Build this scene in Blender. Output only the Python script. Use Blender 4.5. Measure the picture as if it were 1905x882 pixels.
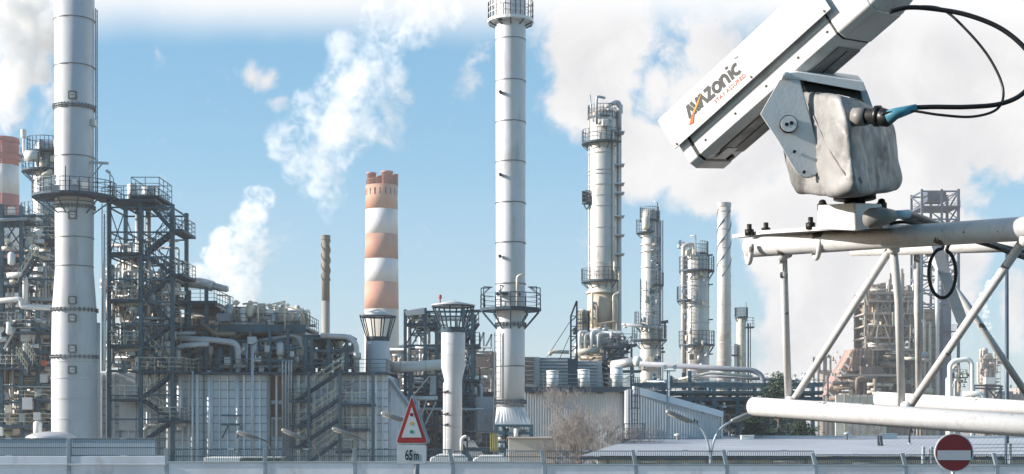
import bpy, bmesh, math, random
from mathutils import Vector as V3, Matrix
R = math.radians
for o in list(bpy.data.objects): bpy.data.objects.remove(o)
SC = bpy.context.scene
COL = SC.collection

# ------------------------------------------------------------------ camera, sky, sun, exposure
F, CX, HY, EYE = 2646.0, 952.5, 790.0, 7.0          # focal length and horizon in photo pixels, eye height over the plant ground
cam = bpy.data.cameras.new("camera"); cam_o = bpy.data.objects.new("camera", cam); COL.objects.link(cam_o)
cam.sensor_width = 36; cam.lens = F / 1905 * 36; cam.shift_y = (HY - 441) / 1905
cam.clip_start = .05; cam.clip_end = 20000
cam_o.location = (0, 0, EYE); cam_o.rotation_euler = (R(90), 0, 0)
SC.camera = cam_o

SUN_EL, SUN_BACK = 21.0, 4.0                         # elevation; degrees the sun stands behind the picture plane, on the left
to_sun = V3((-math.cos(R(SUN_BACK)) * math.cos(R(SUN_EL)), -math.sin(R(SUN_BACK)) * math.cos(R(SUN_EL)), math.sin(R(SUN_EL))))
sun = bpy.data.lights.new("sun", 'SUN'); sun.energy = 5.0; sun.angle = R(.5); sun.color = (1, .925, .84)
sun_o = bpy.data.objects.new("sun", sun); COL.objects.link(sun_o)
sun_o.rotation_euler = to_sun.to_track_quat('Z', 'Y').to_euler(); sun_o.location = to_sun * 300

SC.view_settings.view_transform = 'Standard'; SC.view_settings.look = 'None'
SC.view_settings.exposure = .90; SC.view_settings.gamma = 1; SC.view_settings.use_curve_mapping = False
SC.render.engine = 'CYCLES'
cy = SC.cycles
cy.use_denoising = True; cy.denoiser = 'OPENIMAGEDENOISE'
cy.max_bounces = 6; cy.diffuse_bounces = 2; cy.glossy_bounces = 2; cy.transmission_bounces = 4; cy.volume_bounces = 4; cy.transparent_max_bounces = 8
cy.caustics_reflective = False; cy.caustics_refractive = False
cy.volume_step_rate = 1.5; cy.volume_max_steps = 256
cy.sample_clamp_indirect = 8

class G:                                               # tiny node-graph helper
    def __init__(s, tree): s.t = tree; s.n = tree.nodes; s.l = tree.links
    def node(s, typ, **kw):
        n = s.n.new(typ)
        for k, v in kw.items(): setattr(n, k, v)
        return n
    def put(s, sock, v):
        if isinstance(v, bpy.types.NodeSocket): s.l.new(v, sock)
        elif v is not None: sock.default_value = v
    def math(s, op, a, b=None, c=None, clamp=False):
        n = s.node('ShaderNodeMath', operation=op, use_clamp=clamp)
        for i, v in enumerate((a, b, c)): s.put(n.inputs[i], v)
        return n.outputs[0]
    def ramp(s, x, a, b, lo=0., hi=1., smooth=True):
        n = s.node('ShaderNodeMapRange', interpolation_type='SMOOTHSTEP' if smooth else 'LINEAR')
        for i, v in enumerate((x, a, b, lo, hi)): s.put(n.inputs[i], v)
        return n.outputs[0]
    def noise(s, vec, scale, detail=4, rough=.5, dist=0, out=0):
        n = s.node('ShaderNodeTexNoise'); s.put(n.inputs['Vector'], vec)
        n.inputs['Scale'].default_value = scale; n.inputs['Detail'].default_value = detail
        n.inputs['Roughness'].default_value = rough; n.inputs['Distortion'].default_value = dist
        return n.outputs[out]
    def mix(s, fac, a, b, mode='MIX'):
        n = s.node('ShaderNodeMix', data_type='RGBA', blend_type=mode)
        s.put(n.inputs[0], fac); s.put(n.inputs[6], a); s.put(n.inputs[7], b)
        return n.outputs[2]
    def mapping(s, vec, loc=(0,0,0), scale=(1,1,1), rot=(0,0,0)):
        n = s.node('ShaderNodeMapping'); s.put(n.inputs[0], vec)
        n.inputs[1].default_value = loc; n.inputs[2].default_value = rot; n.inputs[3].default_value = scale
        return n.outputs[0]

world = bpy.data.worlds.new("World"); SC.world = world; world.use_nodes = True
def build_world():
    g = G(world.node_tree); g.n.clear()
    sky = g.node('ShaderNodeTexSky', sky_type='NISHITA', sun_disc=False)
    sky.sun_elevation = R(SUN_EL); sky.sun_rotation = R(270 - SUN_BACK)
    sky.altitude = 100; sky.air_density = 1.0; sky.dust_density = .6; sky.ozone_density = 1.6
    tc = g.node('ShaderNodeTexCoord').outputs['Generated']
    nz = g.node('ShaderNodeVectorMath', operation='NORMALIZE'); g.put(nz.inputs[0], tc); d = nz.outputs[0]
    sx = g.node('ShaderNodeSeparateXYZ'); g.put(sx.inputs[0], d)
    ahead = g.math('MAXIMUM', sx.outputs[1], .05)
    u = g.math('DIVIDE', sx.outputs[0], ahead); w = g.math('DIVIDE', sx.outputs[2], ahead)
    cb = g.node('ShaderNodeCombineXYZ'); g.put(cb.inputs[0], u); g.put(cb.inputs[1], w); uv = cb.outputs[0]
    warp = g.noise(uv, 9, 4, .55, 0, 1)
    wv = g.node('ShaderNodeVectorMath', operation='MULTIPLY_ADD'); g.put(wv.inputs[0], warp); wv.inputs[1].default_value = (.07, .07, 0); g.put(wv.inputs[2], uv)
    uvw = g.node('ShaderNodeVectorMath', operation='SUBTRACT'); g.put(uvw.inputs[0], wv.outputs[0]); uvw.inputs[1].default_value = (.035, .035, 0)
    uvd = uvw.outputs[0]
    # banks of cloud: bearing and height (as tangents), half sizes, strength
    banks = []
    def bank(px, py, rx, ry, k=1.): banks.append(((px - CX) / F, (HY - py) / F, rx / F, ry / F, k))
    bank(1110, 60, 105, 190); bank(1100, 190, 85, 75); bank(1190, 290, 95, 85); bank(1230, 330, 70, 40, .8)
    bank(1340, 320, 150, 110); bank(1500, 200, 330, 210); bank(1720, 150, 330, 190); bank(1880, 230, 160, 110)
    bank(1560, 470, 180, 240); bank(1500, 640, 100, 130, .95); bank(1700, 480, 120, 110); bank(1420, 420, 70, 80)
    bank(1620, 300, 200, 160); bank(1780, 500, 60, 110, .72); bank(1900, 560, 45, 80, .6); bank(1330, 90, 60, 70, .75)
    bank(472, 140, 46, 34, .52); bank(520, 188, 36, 34, .46); bank(860, 165, 40, 60, .22); bank(728, 235, 40, 60, .40)
    tot = None
    for (cu, cv, ru, rv, k) in banks:
        m = g.mapping(uvd, (-cu / ru, -cv / rv, 0), (1 / ru, 1 / rv, 0))
        ln = g.node('ShaderNodeVectorMath', operation='LENGTH'); g.put(ln.inputs[0], m)
        b = g.ramp(ln.outputs['Value'], .1, 1.5, k, 0)
        tot = b if tot is None else g.math('MAXIMUM', tot, b)
    fb = g.noise(uv, 26, 9, .62, .4); fb2 = g.noise(uv, 7, 5, .5, .2)
    dens = g.math('ADD', tot, g.math('MULTIPLY', g.math('SUBTRACT', fb, .5), 1.5))
    dens = g.math('ADD', dens, g.math('MULTIPLY', g.math('SUBTRACT', fb2, .5), .5))
    cloud = g.ramp(dens, .14, .56)
    front = g.ramp(sx.outputs[1], .1, .3)
    cloud = g.math('MULTIPLY', cloud, front)
    # white fade painted into the sky above the chimney tops and milky air low down
    top_fade = g.ramp(g.math('ADD', w, g.math('MULTIPLY', g.math('SUBTRACT', fb2, .5), .03)), .262, .305)
    top_fade = g.math('MULTIPLY', top_fade, front)
    hsv = g.node('ShaderNodeHueSaturation'); hsv.inputs['Saturation'].default_value = 1.5; hsv.inputs['Hue'].default_value = .487
    hsv.inputs['Value'].default_value = 1.05; g.put(hsv.inputs['Color'], sky.outputs[0])
    air = g.node('ShaderNodeValToRGB'); g.put(air.inputs[0], g.ramp(w, -.02, .34, 0, 1, False))
    e = air.color_ramp.elements; e[0].position = 0; e[0].color = (3.5, 3.9, 4.25, 1); e[1].position = 1; e[1].color = (.95, 2.5, 4.1, 1)
    for p_, c_ in ((.25, (2.4, 3.4, 4.25, 1)), (.55, (1.35, 2.85, 4.2, 1))): q = e.new(p_); q.color = c_
    c = g.mix(g.math('MULTIPLY', front, .8), hsv.outputs[0], air.outputs[0])
    tone = g.mix(g.ramp(g.noise(uv, 13, 8, .6, .5), .32, .66), (4.35, 4.3, 4.38, 1), (5.35, 5.25, 5.2, 1))
    c = g.mix(cloud, c, tone)
    c = g.mix(g.math('MULTIPLY', top_fade, .97), c, (5.8, 5.8, 5.85, 1))
    bg = g.node('ShaderNodeBackground'); g.put(bg.inputs[0], c); bg.inputs[1].default_value = .094
    out = g.node('ShaderNodeOutputWorld'); g.l.new(bg.outputs[0], out.inputs[0])
build_world()

# ------------------------------------------------------------------ helpers
def X(px, D): return (px - CX) / F * D
def Z(py, D): return EYE + (HY - py) / F * D
def S(n, D): return n / F * D
def P(px, py, D, dd=0): return V3((X(px, D), D + dd, Z(py, D)))

MATS = {}
def M(name, col, rough=.5, metal=0., var=.18, scale=.6, streak=0., dirt=None, damt=.5, dscale=.8, bump=0., spec=.4):
    if name in MATS: return MATS[name]
    m = bpy.data.materials.new(name); m.use_nodes = True; g = G(m.node_tree); g.n.clear()
    tc = g.node('ShaderNodeTexCoord').outputs['Object']
    oi = g.node('ShaderNodeObjectInfo').outputs['Random']
    vec = g.mapping(tc, (0,0,0), (1,1,1 - .9 * streak))
    a = tuple(max(0, c * (1 - var)) for c in col) + (1,); b = tuple(min(1, c * (1 + var)) for c in col) + (1,)
    fac = g.ramp(g.math('ADD', g.noise(vec, scale, 6, .6), g.math('MULTIPLY', g.math('SUBTRACT', oi, .5), .25)), .28, .72)
    c = g.mix(fac, a, b)
    if dirt:
        dn = g.noise(g.mapping(tc, (7,3,1), (1,1,1 - .85 * streak)), dscale, 8, .65, .3)
        c = g.mix(g.math('MULTIPLY', g.ramp(dn, .66 - .3 * damt, .78 - .1 * damt), .85), c, tuple(dirt) + (1,))
    p = g.node('ShaderNodeBsdfPrincipled'); g.put(p.inputs['Base Color'], c)
    g.put(p.inputs['Roughness'], g.ramp(g.noise(tc, scale * 3, 4), .3, .7, max(.05, rough - .1), min(1, rough + .1)))
    p.inputs['Metallic'].default_value = metal; p.inputs['Specular IOR Level'].default_value = spec
    if bump:
        bn = g.node('ShaderNodeBump'); bn.inputs['Strength'].default_value = bump; bn.inputs['Distance'].default_value = .02
        g.put(bn.inputs['Height'], g.noise(tc, scale * 12, 6, .6)); g.l.new(bn.outputs[0], p.inputs['Normal'])
    o = g.node('ShaderNodeOutputMaterial'); g.l.new(p.outputs[0], o.inputs[0])
    MATS[name] = m; return m

silver = M('silver_cladding', (.54, .55, .57), .55, .08, .12, .35, .85, (.36, .34, .32), .42, .5)
silver_dull = M('dull_cladding', (.50, .50, .51), .5, .3, .16, .5, .6, (.30, .26, .22), .35, .4)
bright = M('pale_aluminium', (.70, .69, .67), .45, .15, .12, .6, .5, (.36, .30, .25), .25, .6)
ringm = M('ring_steel', (.16, .17, .18), .55, .3, .2)
teal = M('teal_painted_steel', (.045, .105, .145), .55, .1, .25, .5, 0, (.17, .12, .09), .18, 1.2)
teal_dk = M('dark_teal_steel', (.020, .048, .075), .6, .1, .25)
grate = M('grating_steel', (.04, .07, .10), .7, .2, .2)
railm = M('rail_steel', (.08, .12, .15), .5, .3, .3)
rail_y = M('pale_handrail', (.50, .48, .40), .5, .2, .25)
casing = M('casing_sheet', (.60, .655, .71), .5, .1, .2, .25, .7, (.17, .17, .18), .35, .35)
rib_m = M('casing_rib', (.70, .735, .77), .5, .2, .12, .4)
rust = M('rusty_sheet', (.13, .075, .055), .8, 0, .5, .7, .4, (.30, .20, .12), .5, .8)
cream = M('cream_pipe', (.60, .55, .45), .5, .1, .18, .8, 0, (.30, .22, .15), .3, 1)
brownp = M('brown_lagging', (.26, .20, .15), .7, .0, .3, .7)
whitep = M('white_paint', (.74, .74, .72), .5, 0, .08, .4, .4, (.42, .40, .37), .18, .5)
redp = M('faded_red_paint', (.47, .235, .165), .75, 0, .2, .10, .7, (.50, .36, .24), .55, .09)
redp2 = M('red_paint', (.42, .125, .11), .7, 0, .2, .12, .6, (.40, .24, .20), .4, .15)
bandw = M('chimney_white', (.66, .64, .63), .75, 0, .10, .08, .7, (.48, .43, .39), .5, .08)
concrete = M('concrete', (.48, .45, .41), .85, 0, .12, .3, .4, (.28, .26, .24), .3, .5)
tan = M('tan_lagging', (.48, .39, .30), .6, .1, .25, .6, .3, (.55, .52, .46), .4, .6)
clad = M('warehouse_cladding', (.46, .48, .50), .5, .15, .08, .15, .6, (.34, .33, .32), .25, .3)
clad_dk = M('grey_louver_sheet', (.20, .24, .29), .5, .2, .12)
roofm = M('roof_sheet', (.31, .35, .41), .55, .1, .10, .15, 0, (.24, .27, .31), .3, .3)
plaster = M('pale_plaster', (.62, .58, .50), .85, 0, .1, .3, .4, (.35, .31, .27), .3, .5)
wallc = M('parapet_concrete', (.52, .54, .58), .8, 0, .14, .5, .5, (.34, .34, .35), .5, 1.6, .2)
galv = M('galvanised_steel', (.36, .41, .45), .45, .5, .15, 1)
fencem = M('fence_wire', (.10, .135, .16), .5, .4, .1)
pinkc = M('salmon_sheet', (.34, .215, .18), .8, 0, .35, .4, .5, (.26, .21, .18), .6, .4)
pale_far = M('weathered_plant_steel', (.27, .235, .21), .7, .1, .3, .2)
darkgap = M('dark_equipment_and_shade', (.035, .04, .048), .7, .1, .3)
black = M('black_rubber_and_shade', (.012, .012, .013), .45, 0, .2, 8)
steel_bolt = M('dark_bolt', (.035, .033, .03), .5, .6, .3, 20)

class MB:
    def __init__(s): s.v = []; s.f = []; s.sm = []
    def add(s, vs, fs, smooth=False):
        k = len(s.v); s.v += [tuple(p) for p in vs]
        for f in fs: s.f.append(tuple(i + k for i in f)); s.sm.append(smooth)
    def box(s, x0, x1, y0, y1, z0, z1):
        if x0 > x1: x0, x1 = x1, x0
        if y0 > y1: y0, y1 = y1, y0
        if z0 > z1: z0, z1 = z1, z0
        s.add([(x0,y0,z0),(x1,y0,z0),(x1,y1,z0),(x0,y1,z0),(x0,y0,z1),(x1,y0,z1),(x1,y1,z1),(x0,y1,z1)],
              [(0,3,2,1),(4,5,6,7),(0,1,5,4),(1,2,6,5),(2,3,7,6),(3,0,4,7)]); return s
    def bar(s, p, q, w, h=None):
        p, q = V3(p), V3(q); h = h or w; d = q - p
        if d.length < 1e-6: return s
        d.normalize(); up = V3((0,0,1)) if abs(d.z) < .95 else V3((0,1,0))
        a = d.cross(up).normalized(); b = a.cross(d).normalized(); a *= w / 2; b *= h / 2
        s.add([p-a-b, p+a-b, p+a+b, p-a+b, q-a-b, q+a-b, q+a+b, q-a+b],
              [(0,1,2,3),(7,6,5,4),(4,5,1,0),(5,6,2,1),(6,7,3,2),(7,4,0,3)]); return s
    def tube(s, pts, r, n=10, caps=True):
        pts = [V3(p) for p in pts]; rs = r if isinstance(r, (list, tuple)) else [r] * len(pts)
        vs, fs = [], []; a = None
        for i, p in enumerate(pts):
            d = (pts[min(i+1, len(pts)-1)] - pts[max(i-1, 0)]).normalized()
            if a is None:
                up = V3((0,0,1)) if abs(d.z) < .9 else V3((0,1,0)); a = d.cross(up).normalized()
            else:
                a = (a - d * a.dot(d)); a = a.normalized() if a.length > 1e-6 else d.orthogonal().normalized()
            b = d.cross(a)
            for k in range(n):
                t = 2 * math.pi * k / n; vs.append(p + a * (math.cos(t) * rs[i]) + b * (math.sin(t) * rs[i]))
        for i in range(len(pts) - 1):
            for k in range(n):
                k2 = (k + 1) % n; fs.append((i*n+k, i*n+k2, (i+1)*n+k2, (i+1)*n+k))
        s.add(vs, fs, True)
        if caps:
            k = len(s.v) - len(vs)
            s.f.append(tuple(k + i for i in reversed(range(n)))); s.sm.append(False)
            e = k + (len(pts) - 1) * n; s.f.append(tuple(e + i for i in range(n))); s.sm.append(False)
        return s
    def lathe(s, x, y, prof, n=40, smooth=True, caps=True):
        vs, fs = [], []
        for (z, r) in prof:
            for k in range(n):
                t = 2 * math.pi * k / n; vs.append((x + math.cos(t) * r, y + math.sin(t) * r, z))
        for i in range(len(prof) - 1):
            for k in range(n):
                k2 = (k + 1) % n; fs.append((i*n+k, i*n+k2, (i+1)*n+k2, (i+1)*n+k))
        k0 = len(s.v); s.add(vs, fs, smooth)
        if caps:
            s.f.append(tuple(k0 + i for i in reversed(range(n)))); s.sm.append(False)
            e = k0 + (len(prof) - 1) * n; s.f.append(tuple(e + i for i in range(n))); s.sm.append(False)
        return s
    def prism(s, poly, vec):
        vec = V3(vec); n = len(poly); a = [V3(p) for p in poly]
        s.add(a + [p + vec for p in a], [tuple(range(n)), tuple(reversed(range(n, 2*n)))] + [(i, i+n, (i+1) % n + n, (i+1) % n) for i in range(n)]); return s
    def hull(s, pts):
        bm = bmesh.new()
        for p in pts: bm.verts.new(p)
        bmesh.ops.convex_hull(bm, input=bm.verts)
        for v in [v for v in bm.verts if not v.link_faces]: bm.verts.remove(v)
        bmesh.ops.dissolve_limit(bm, angle_limit=R(2), verts=bm.verts, edges=bm.edges)
        bm.verts.index_update()
        s.add([v.co.copy() for v in bm.verts], [tuple(v.index for v in f.verts) for f in bm.faces]); bm.free(); return s

def bend(pts, rad, seg=5):
    pts = [V3(p) for p in pts]; out = [pts[0]]
    for i in range(1, len(pts) - 1):
        a, b, c = pts[i-1], pts[i], pts[i+1]
        r = min(rad, (b-a).length * .49, (c-b).length * .49)
        p, q = b + (a-b).normalized() * r, b + (c-b).normalized() * r
        for k in range(seg + 1):
            t = k / seg; out.append(p * (1-t)**2 + b * (2*t*(1-t)) + q * t*t)
    out.append(pts[-1]); return out

def thing(name, label, cat, loc=(0,0,0), group=None, kind=None):
    o = bpy.data.objects.new(name, None); COL.objects.link(o); o.location = loc; o.empty_display_size = .3
    o['label'] = label; o['category'] = cat
    if group: o['group'] = group
    if kind: o['kind'] = kind
    return o
def root_loc(o):
    while o.parent: o = o.parent
    return V3(o.location)
def part(name, mb, mat, parent, label=None, bevel=0, flip=True):
    me = bpy.data.meshes.new(name); off = root_loc(parent) if parent else V3((0,0,0))
    me.from_pydata([(x - off.x, y - off.y, z - off.z) for (x, y, z) in mb.v], [], mb.f)
    me.polygons.foreach_set('use_smooth', mb.sm); me.materials.append(mat)
    if flip:
        bm = bmesh.new(); bm.from_mesh(me); bmesh.ops.recalc_face_normals(bm, faces=bm.faces); bm.to_mesh(me); bm.free()
    me.update()
    o = bpy.data.objects.new(name, me); COL.objects.link(o)
    if parent: o.parent = parent
    if label: o['label'] = label
    if bevel:
        b = o.modifiers.new('bevel', 'BEVEL'); b.width = bevel; b.segments = 3; b.limit_method = 'ANGLE'; b.angle_limit = R(25); b.harden_normals = False
    return o
def solo(name, mb, mat, label, cat, group=None, kind=None, bevel=0, loc=None):
    if loc is None: loc = V3((sum(v[0] for v in mb.v) / len(mb.v), sum(v[1] for v in mb.v) / len(mb.v), min(v[2] for v in mb.v)))
    loc = V3(loc); mb.v = [(x - loc.x, y - loc.y, z - loc.z) for (x, y, z) in mb.v]
    o = part(name, mb, mat, None, label, bevel); o.location = loc
    if cat: o['category'] = cat
    if group: o['group'] = group
    if kind: o['kind'] = kind
    return o
def structure(name, mb, mat): return solo(name, mb, mat, None, None, kind='structure')
def copy_tree(o, parent=None):
    c = o.copy(); COL.objects.link(c)
    if parent: c.parent = parent
    for ch in list(o.children): copy_tree(ch, c)
    return c

def rail_mb(pts, h=1.1, r=.03, step=1.3, bars=3, mb=None):
    mb = mb or MB(); pts = [V3(p) for p in pts]
    for a, b in zip(pts, pts[1:]):
        L = (b - a).length; n = max(1, round(L / step))
        for k in range(n + 1):
            p = a.lerp(b, k / n); mb.bar(p, p + V3((0,0,h)), r * 1.6)
        for j in range(bars):
            z = V3((0,0,h * (j + 1) / bars)); mb.bar(a + z, b + z, r * (2 if j == bars-1 else 1.3))
    return mb
def rect_platform(parent, x0, x1, y0, y1, z, railing=True, th=.22, sides='fblr', rm=None, pm=None, h=1.1):
    pl = part('platform', MB().box(x0, x1, y0, y1, z - th, z), pm or grate, parent)
    if railing:
        e = .06; xa, xb, ya, yb = x0+e, x1-e, y0+e, y1-e
        for s, (a, b) in (('f', ((xa,ya,z),(xb,ya,z))), ('b', ((xa,yb,z),(xb,yb,z))), ('l', ((xa,ya,z),(xa,yb,z))), ('r', ((xb,ya,z),(xb,yb,z)))):
            if s in sides: part('railing', rail_mb([a, b], h), rm or railm, pl)
    return pl
def ring_platform(parent, x, y, z, r0, r1, a0=0, a1=360, n=28, th=.2, h=1.1, brackets=8, drop=1.6, pm=None, rm=None, rail=True):
    mb = MB(); full = abs(a1 - a0) >= 359; N = n if full else max(4, round(n * (a1 - a0) / 360))
    an = [R(a0 + (a1 - a0) * k / N) for k in range(N + 1)]
    for k in range(N):
        c = []
        for (t, r) in ((an[k], r0), (an[k], r1), (an[k+1], r1), (an[k+1], r0)):
            c.append((x + math.cos(t) * r, y + math.sin(t) * r))
        mb.add([(q[0], q[1], z - th) for q in c] + [(q[0], q[1], z) for q in c], [(3,2,1,0),(4,5,6,7),(1,2,6,5),(3,0,4,7),(0,1,5,4),(2,3,7,6)])
    pl = part('platform', mb, pm or grate, parent, flip=False)
    if brackets:
        for k in range(brackets):
            br = MB(); t = R(a0 + (a1 - a0) * (k + .5) / brackets); cs, sn = math.cos(t), math.sin(t)
            br.bar((x + cs * r1 * .97, y + sn * r1 * .97, z - th - .05), (x + cs * r0, y + sn * r0, z - drop), .09)
            part('bracket', br, teal, pl)
    if rail:
        pts = [(x + math.cos(t) * (r1 - .05), y + math.sin(t) * (r1 - .05), z) for t in an]
        part('railing', rail_mb(pts, h, step=1.0), rm or railm, pl)
    return pl
def ladder_mb(x, y, z0, z1, ax=(1,0), cage=False, w=.45):
    mb = MB(); ax = V3((ax[0], ax[1], 0)).normalized() * (w / 2); nrm = V3((ax.y, -ax.x, 0)).normalized(); c = V3((x, y, 0))
    for s in (-1, 1): mb.bar(c + ax * s + V3((0,0,z0)), c + ax * s + V3((0,0,z1)), .07)
    k = z0
    while k < z1: mb.bar(c - ax + V3((0,0,k)), c + ax + V3((0,0,k)), .035); k += .45
    if cage:
        k = z0 + 2.2
        while k < z1:
            ring = [c + ax * 1.6 * math.cos(t) + nrm * (.7 * math.sin(t)) + V3((0,0,k)) for t in [math.pi * j / 6 for j in range(7)]]
            for a, b in zip(ring, ring[1:]): mb.bar(a, b, .045)
            k += .9
        for t in (30, 90, 150):
            p = c + ax * 1.6 * math.cos(R(t)) + nrm * (.7 * math.sin(R(t))); mb.bar(p + V3((0,0,z0+2.2)), p + V3((0,0,z1)), .04)
    return mb
def stairs(parent, p, q, width, rm=None):
    """one flight from p up to q (same y), width along +y"""
    p, q = V3(p), V3(q); n = max(4, int(abs(q.z - p.z) / .24)); mb = MB()
    for k in range(n):
        c = p.lerp(q, (k + .5) / n); mb.box(c.x - .14, c.x + .14, c.y + .03, c.y + width - .03, c.z - .03, c.z + .02)
    for dy in (0, width): mb.bar(p + V3((0,dy,0)), q + V3((0,dy,0)), .07, .26)
    st = part('staircase', mb, grate, parent)
    for dy in (0, width):
        r = MB()
        for j, hh in enumerate((.55, 1.1)): r.bar(p + V3((0,dy,hh)), q + V3((0,dy,hh)), .055)
        for k in range(0, 6): c = p.lerp(q, k / 5) + V3((0,dy,0)); r.bar(c, c + V3((0,0,1.1)), .05)
        part('handrail', r, rm or rail_y, st)
    return st
def flange_mb(x, y, z, r, bolts=0, w=.12, th=.1):
    mb = MB(); mb.lathe(x, y, [(z - th, r - .02), (z - th, r + w), (z, r + w), (z, r - .02)], 40, False, False)
    for k in range(bolts):
        t = 2 * math.pi * k / bolts; cx, cy2 = x + math.cos(t) * (r + w * .6), y + math.sin(t) * (r + w * .6)
        mb.box(cx - .06, cx + .06, cy2 - .06, cy2 + .06, z - th - .13, z + .13)
    return mb
def pipe(parent, pts, r, mat, rad=None, n=12, name='pipe'):
    return part(name, MB().tube(bend(pts, rad if rad else r * 2.2), r, n), mat, parent)
def girder(parent, p, q, w, mat=None, name='beam', h=None): return part(name, MB().bar(p, q, w, h), mat or teal, parent)
def frame(parent, pxs, D, depth, ytop, levels, cw=.3, bw=.22, mat=None, xb=(), ybot=None, tops=None, planes=None):
    """steel frame: columns at pxs on two planes, beams at photo heights 'levels', cross braces in bays xb = (i, ya, yb)"""
    m = mat or teal; xs = [X(p, D) for p in pxs]; zb = 0 if ybot is None else Z(ybot, D)
    for i, x in enumerate(xs):
        zt = Z(tops[i] if tops else ytop, D)
        for j, y in enumerate((D, D + depth)):
            if planes is None or str(j) in planes[i]: girder(parent, (x, y, zb), (x, y, zt), cw, m, 'column')
    for L in levels:
        z = Z(L, D)
        for y in (D, D + depth): girder(parent, (xs[0], y, z), (xs[-1], y, z), bw, m)
        for x in xs: girder(parent, (x, D, z - .01), (x, D + depth, z - .01), bw * .9, m)
    for (i, ya, yb) in xb:
        for y in (D, D + depth):
            b = MB().bar((xs[i], y, Z(ya, D)), (xs[i+1], y, Z(yb, D)), bw * .6); b.bar((xs[i+1], y + .03, Z(ya, D)), (xs[i], y + .03, Z(yb, D)), bw * .6)
            part('cross_brace', b, m, parent)
def pipework(parent, px0, px1, py0, py1, D, depth, n, seed, mats, rr=(.06, .22), vert=.45):
    rnd = random.Random(seed)
    for k in range(n):
        r = rnd.uniform(*rr) ; m = rnd.choice(mats); dd = rnd.uniform(0, depth)
        a = P(rnd.uniform(px0, px1), rnd.uniform(py0, py1), D, dd)
        if rnd.random() < vert:
            z2 = Z(rnd.uniform(py0, py1), D); pts = [a, V3((a.x, a.y, z2))]
            if rnd.random() < .6: x2 = X(min(px1, max(px0, rnd.gauss((px0+px1)/2, (px1-px0)/4))), D); pts.append(V3((x2, a.y, z2)))
        else:
            x2 = X(rnd.uniform(px0, px1), D); pts = [a, V3((x2, a.y, a.z))]
            if rnd.random() < .7:
                z2 = Z(rnd.uniform(py0, py1), D); pts.append(V3((x2, a.y, z2)))
                if rnd.random() < .4: pts.append(V3((x2, a.y + rnd.uniform(.5, 2), z2)))
        if (pts[0] - pts[1]).length < r * 3: pts[1] = pts[0] + V3((r * 8, 0, 0)); pts = pts[:2]
        pipe(parent, pts, r, m, n=8)
def gear(parent, px0, px1, py0, py1, D, depth, n, seed, mats, big=.38):
    """valves, small vessels, boxes"""
    rnd = random.Random(seed)
    for k in range(n):
        m = rnd.choice(mats); p = P(rnd.uniform(px0, px1), rnd.uniform(py0, py1), D, rnd.uniform(0, depth)); t = rnd.random(); s = rnd.uniform(.16, big)
        if t < .35:
            b = MB().lathe(p.x, p.y, [(p.z - s*1.4, s*.5), (p.z - s, s*.8), (p.z + s, s*.8), (p.z + s*1.4, s*.4)], 12); part('small_vessel', b, m, parent)
        elif t < .7:
            b = MB().tube([p - V3((s,0,0)), p + V3((s,0,0))], s*.45, 8); b.bar(p, p + V3((0,0,s*1.6)), s*.25); b.tube([p + V3((0,-.03,s*1.6)), p + V3((0,.03,s*1.6))], s*.6, 10); part('valve', b, m, parent)
        else:
            b = MB().box(p.x - s*.8, p.x + s*.8, p.y - s*.5, p.y + s*.5, p.z - s, p.z + s); part('junction_box', b, m, parent, bevel=.02)
def helix_mb(x, y, z0, z1, r, turns, n=3, w=.18, t=.1, hand=1):
    mb = MB()
    for j in range(n):
        N = int(turns * 24); pts = []
        for k in range(N + 1):
            a = hand * 2 * math.pi * (turns * k / N) + 2 * math.pi * j / n; pts.append((x + math.cos(a) * (r + w * .4), y + math.sin(a) * (r + w * .4), z0 + (z1 - z0) * k / N))
        mb.tube(pts, w * .55, 6)
    return mb
# ------------------------------------------------------------------ ground, road, parapet
gm = M('dry_ground', (.19, .185, .175), .95, 0, .35, .05, 0, (.10, .10, .06), .4, .08)
structure('ground', MB().box(-3000, 3000, -200, 6000, -1, 0), gm)
asphalt = M('asphalt', (.05, .05, .052), .9, 0, .2, .4)
structure('road_embankment', MB().prism([(-400, -150, 0), (-400, 41.0, 0), (-400, 40.6, 5.19), (-400, -150, 5.19)], (800, 0, 0)), gm)
structure('road', MB().box(-400, 400, -60, 38.0, 5.19, 5.204), asphalt)
structure('pavement', MB().box(-400, 400, 38.0, 40.2, 5.19, 5.33), concrete)
mk = MB()
for k in range(-20, 21): mk.box(k * 9 - 2, k * 9 + 2, 22.0, 22.14, 5.204, 5.208)
structure('road_marking', mk, whitep)

DF = 40.0
par = thing('parapet_wall', 'low pale grey concrete parapet wall running along the bottom edge', 'wall', (0, DF, 5.2))
bx = [-80, 128, 310, 493, 660, 842, 1013, 1183, 1352, 1518, 1685, 1855, 2040]
for i in range(len(bx) - 1):
    x0, x1 = X(bx[i], DF) + .012, X(bx[i+1], DF) - .012
    zt = Z(848.5 if bx[i] < 310 else 861 if bx[i] < 900 else 866 if bx[i] < 1500 else 867, DF)
    pn = part('wall_panel', MB().box(x0, x1, DF, DF + .25, 5.2, zt), wallc, par, bevel=.015)
    if bx[i] < 310:
        part('ledge', MB().box(x0, x1, DF - .05, DF - .003, Z(866, DF), Z(862.5, DF)), wallc, pn, bevel=.01)
    else:
        part('coping', MB().box(x0, x1, DF - .03, DF + .28, zt + .002, zt + .035), galv, pn)
fen = thing('mesh_fence', 'grey welded wire mesh fence with tilted posts on the parapet', 'fence', (0, DF + .12, 5.6))
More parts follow.
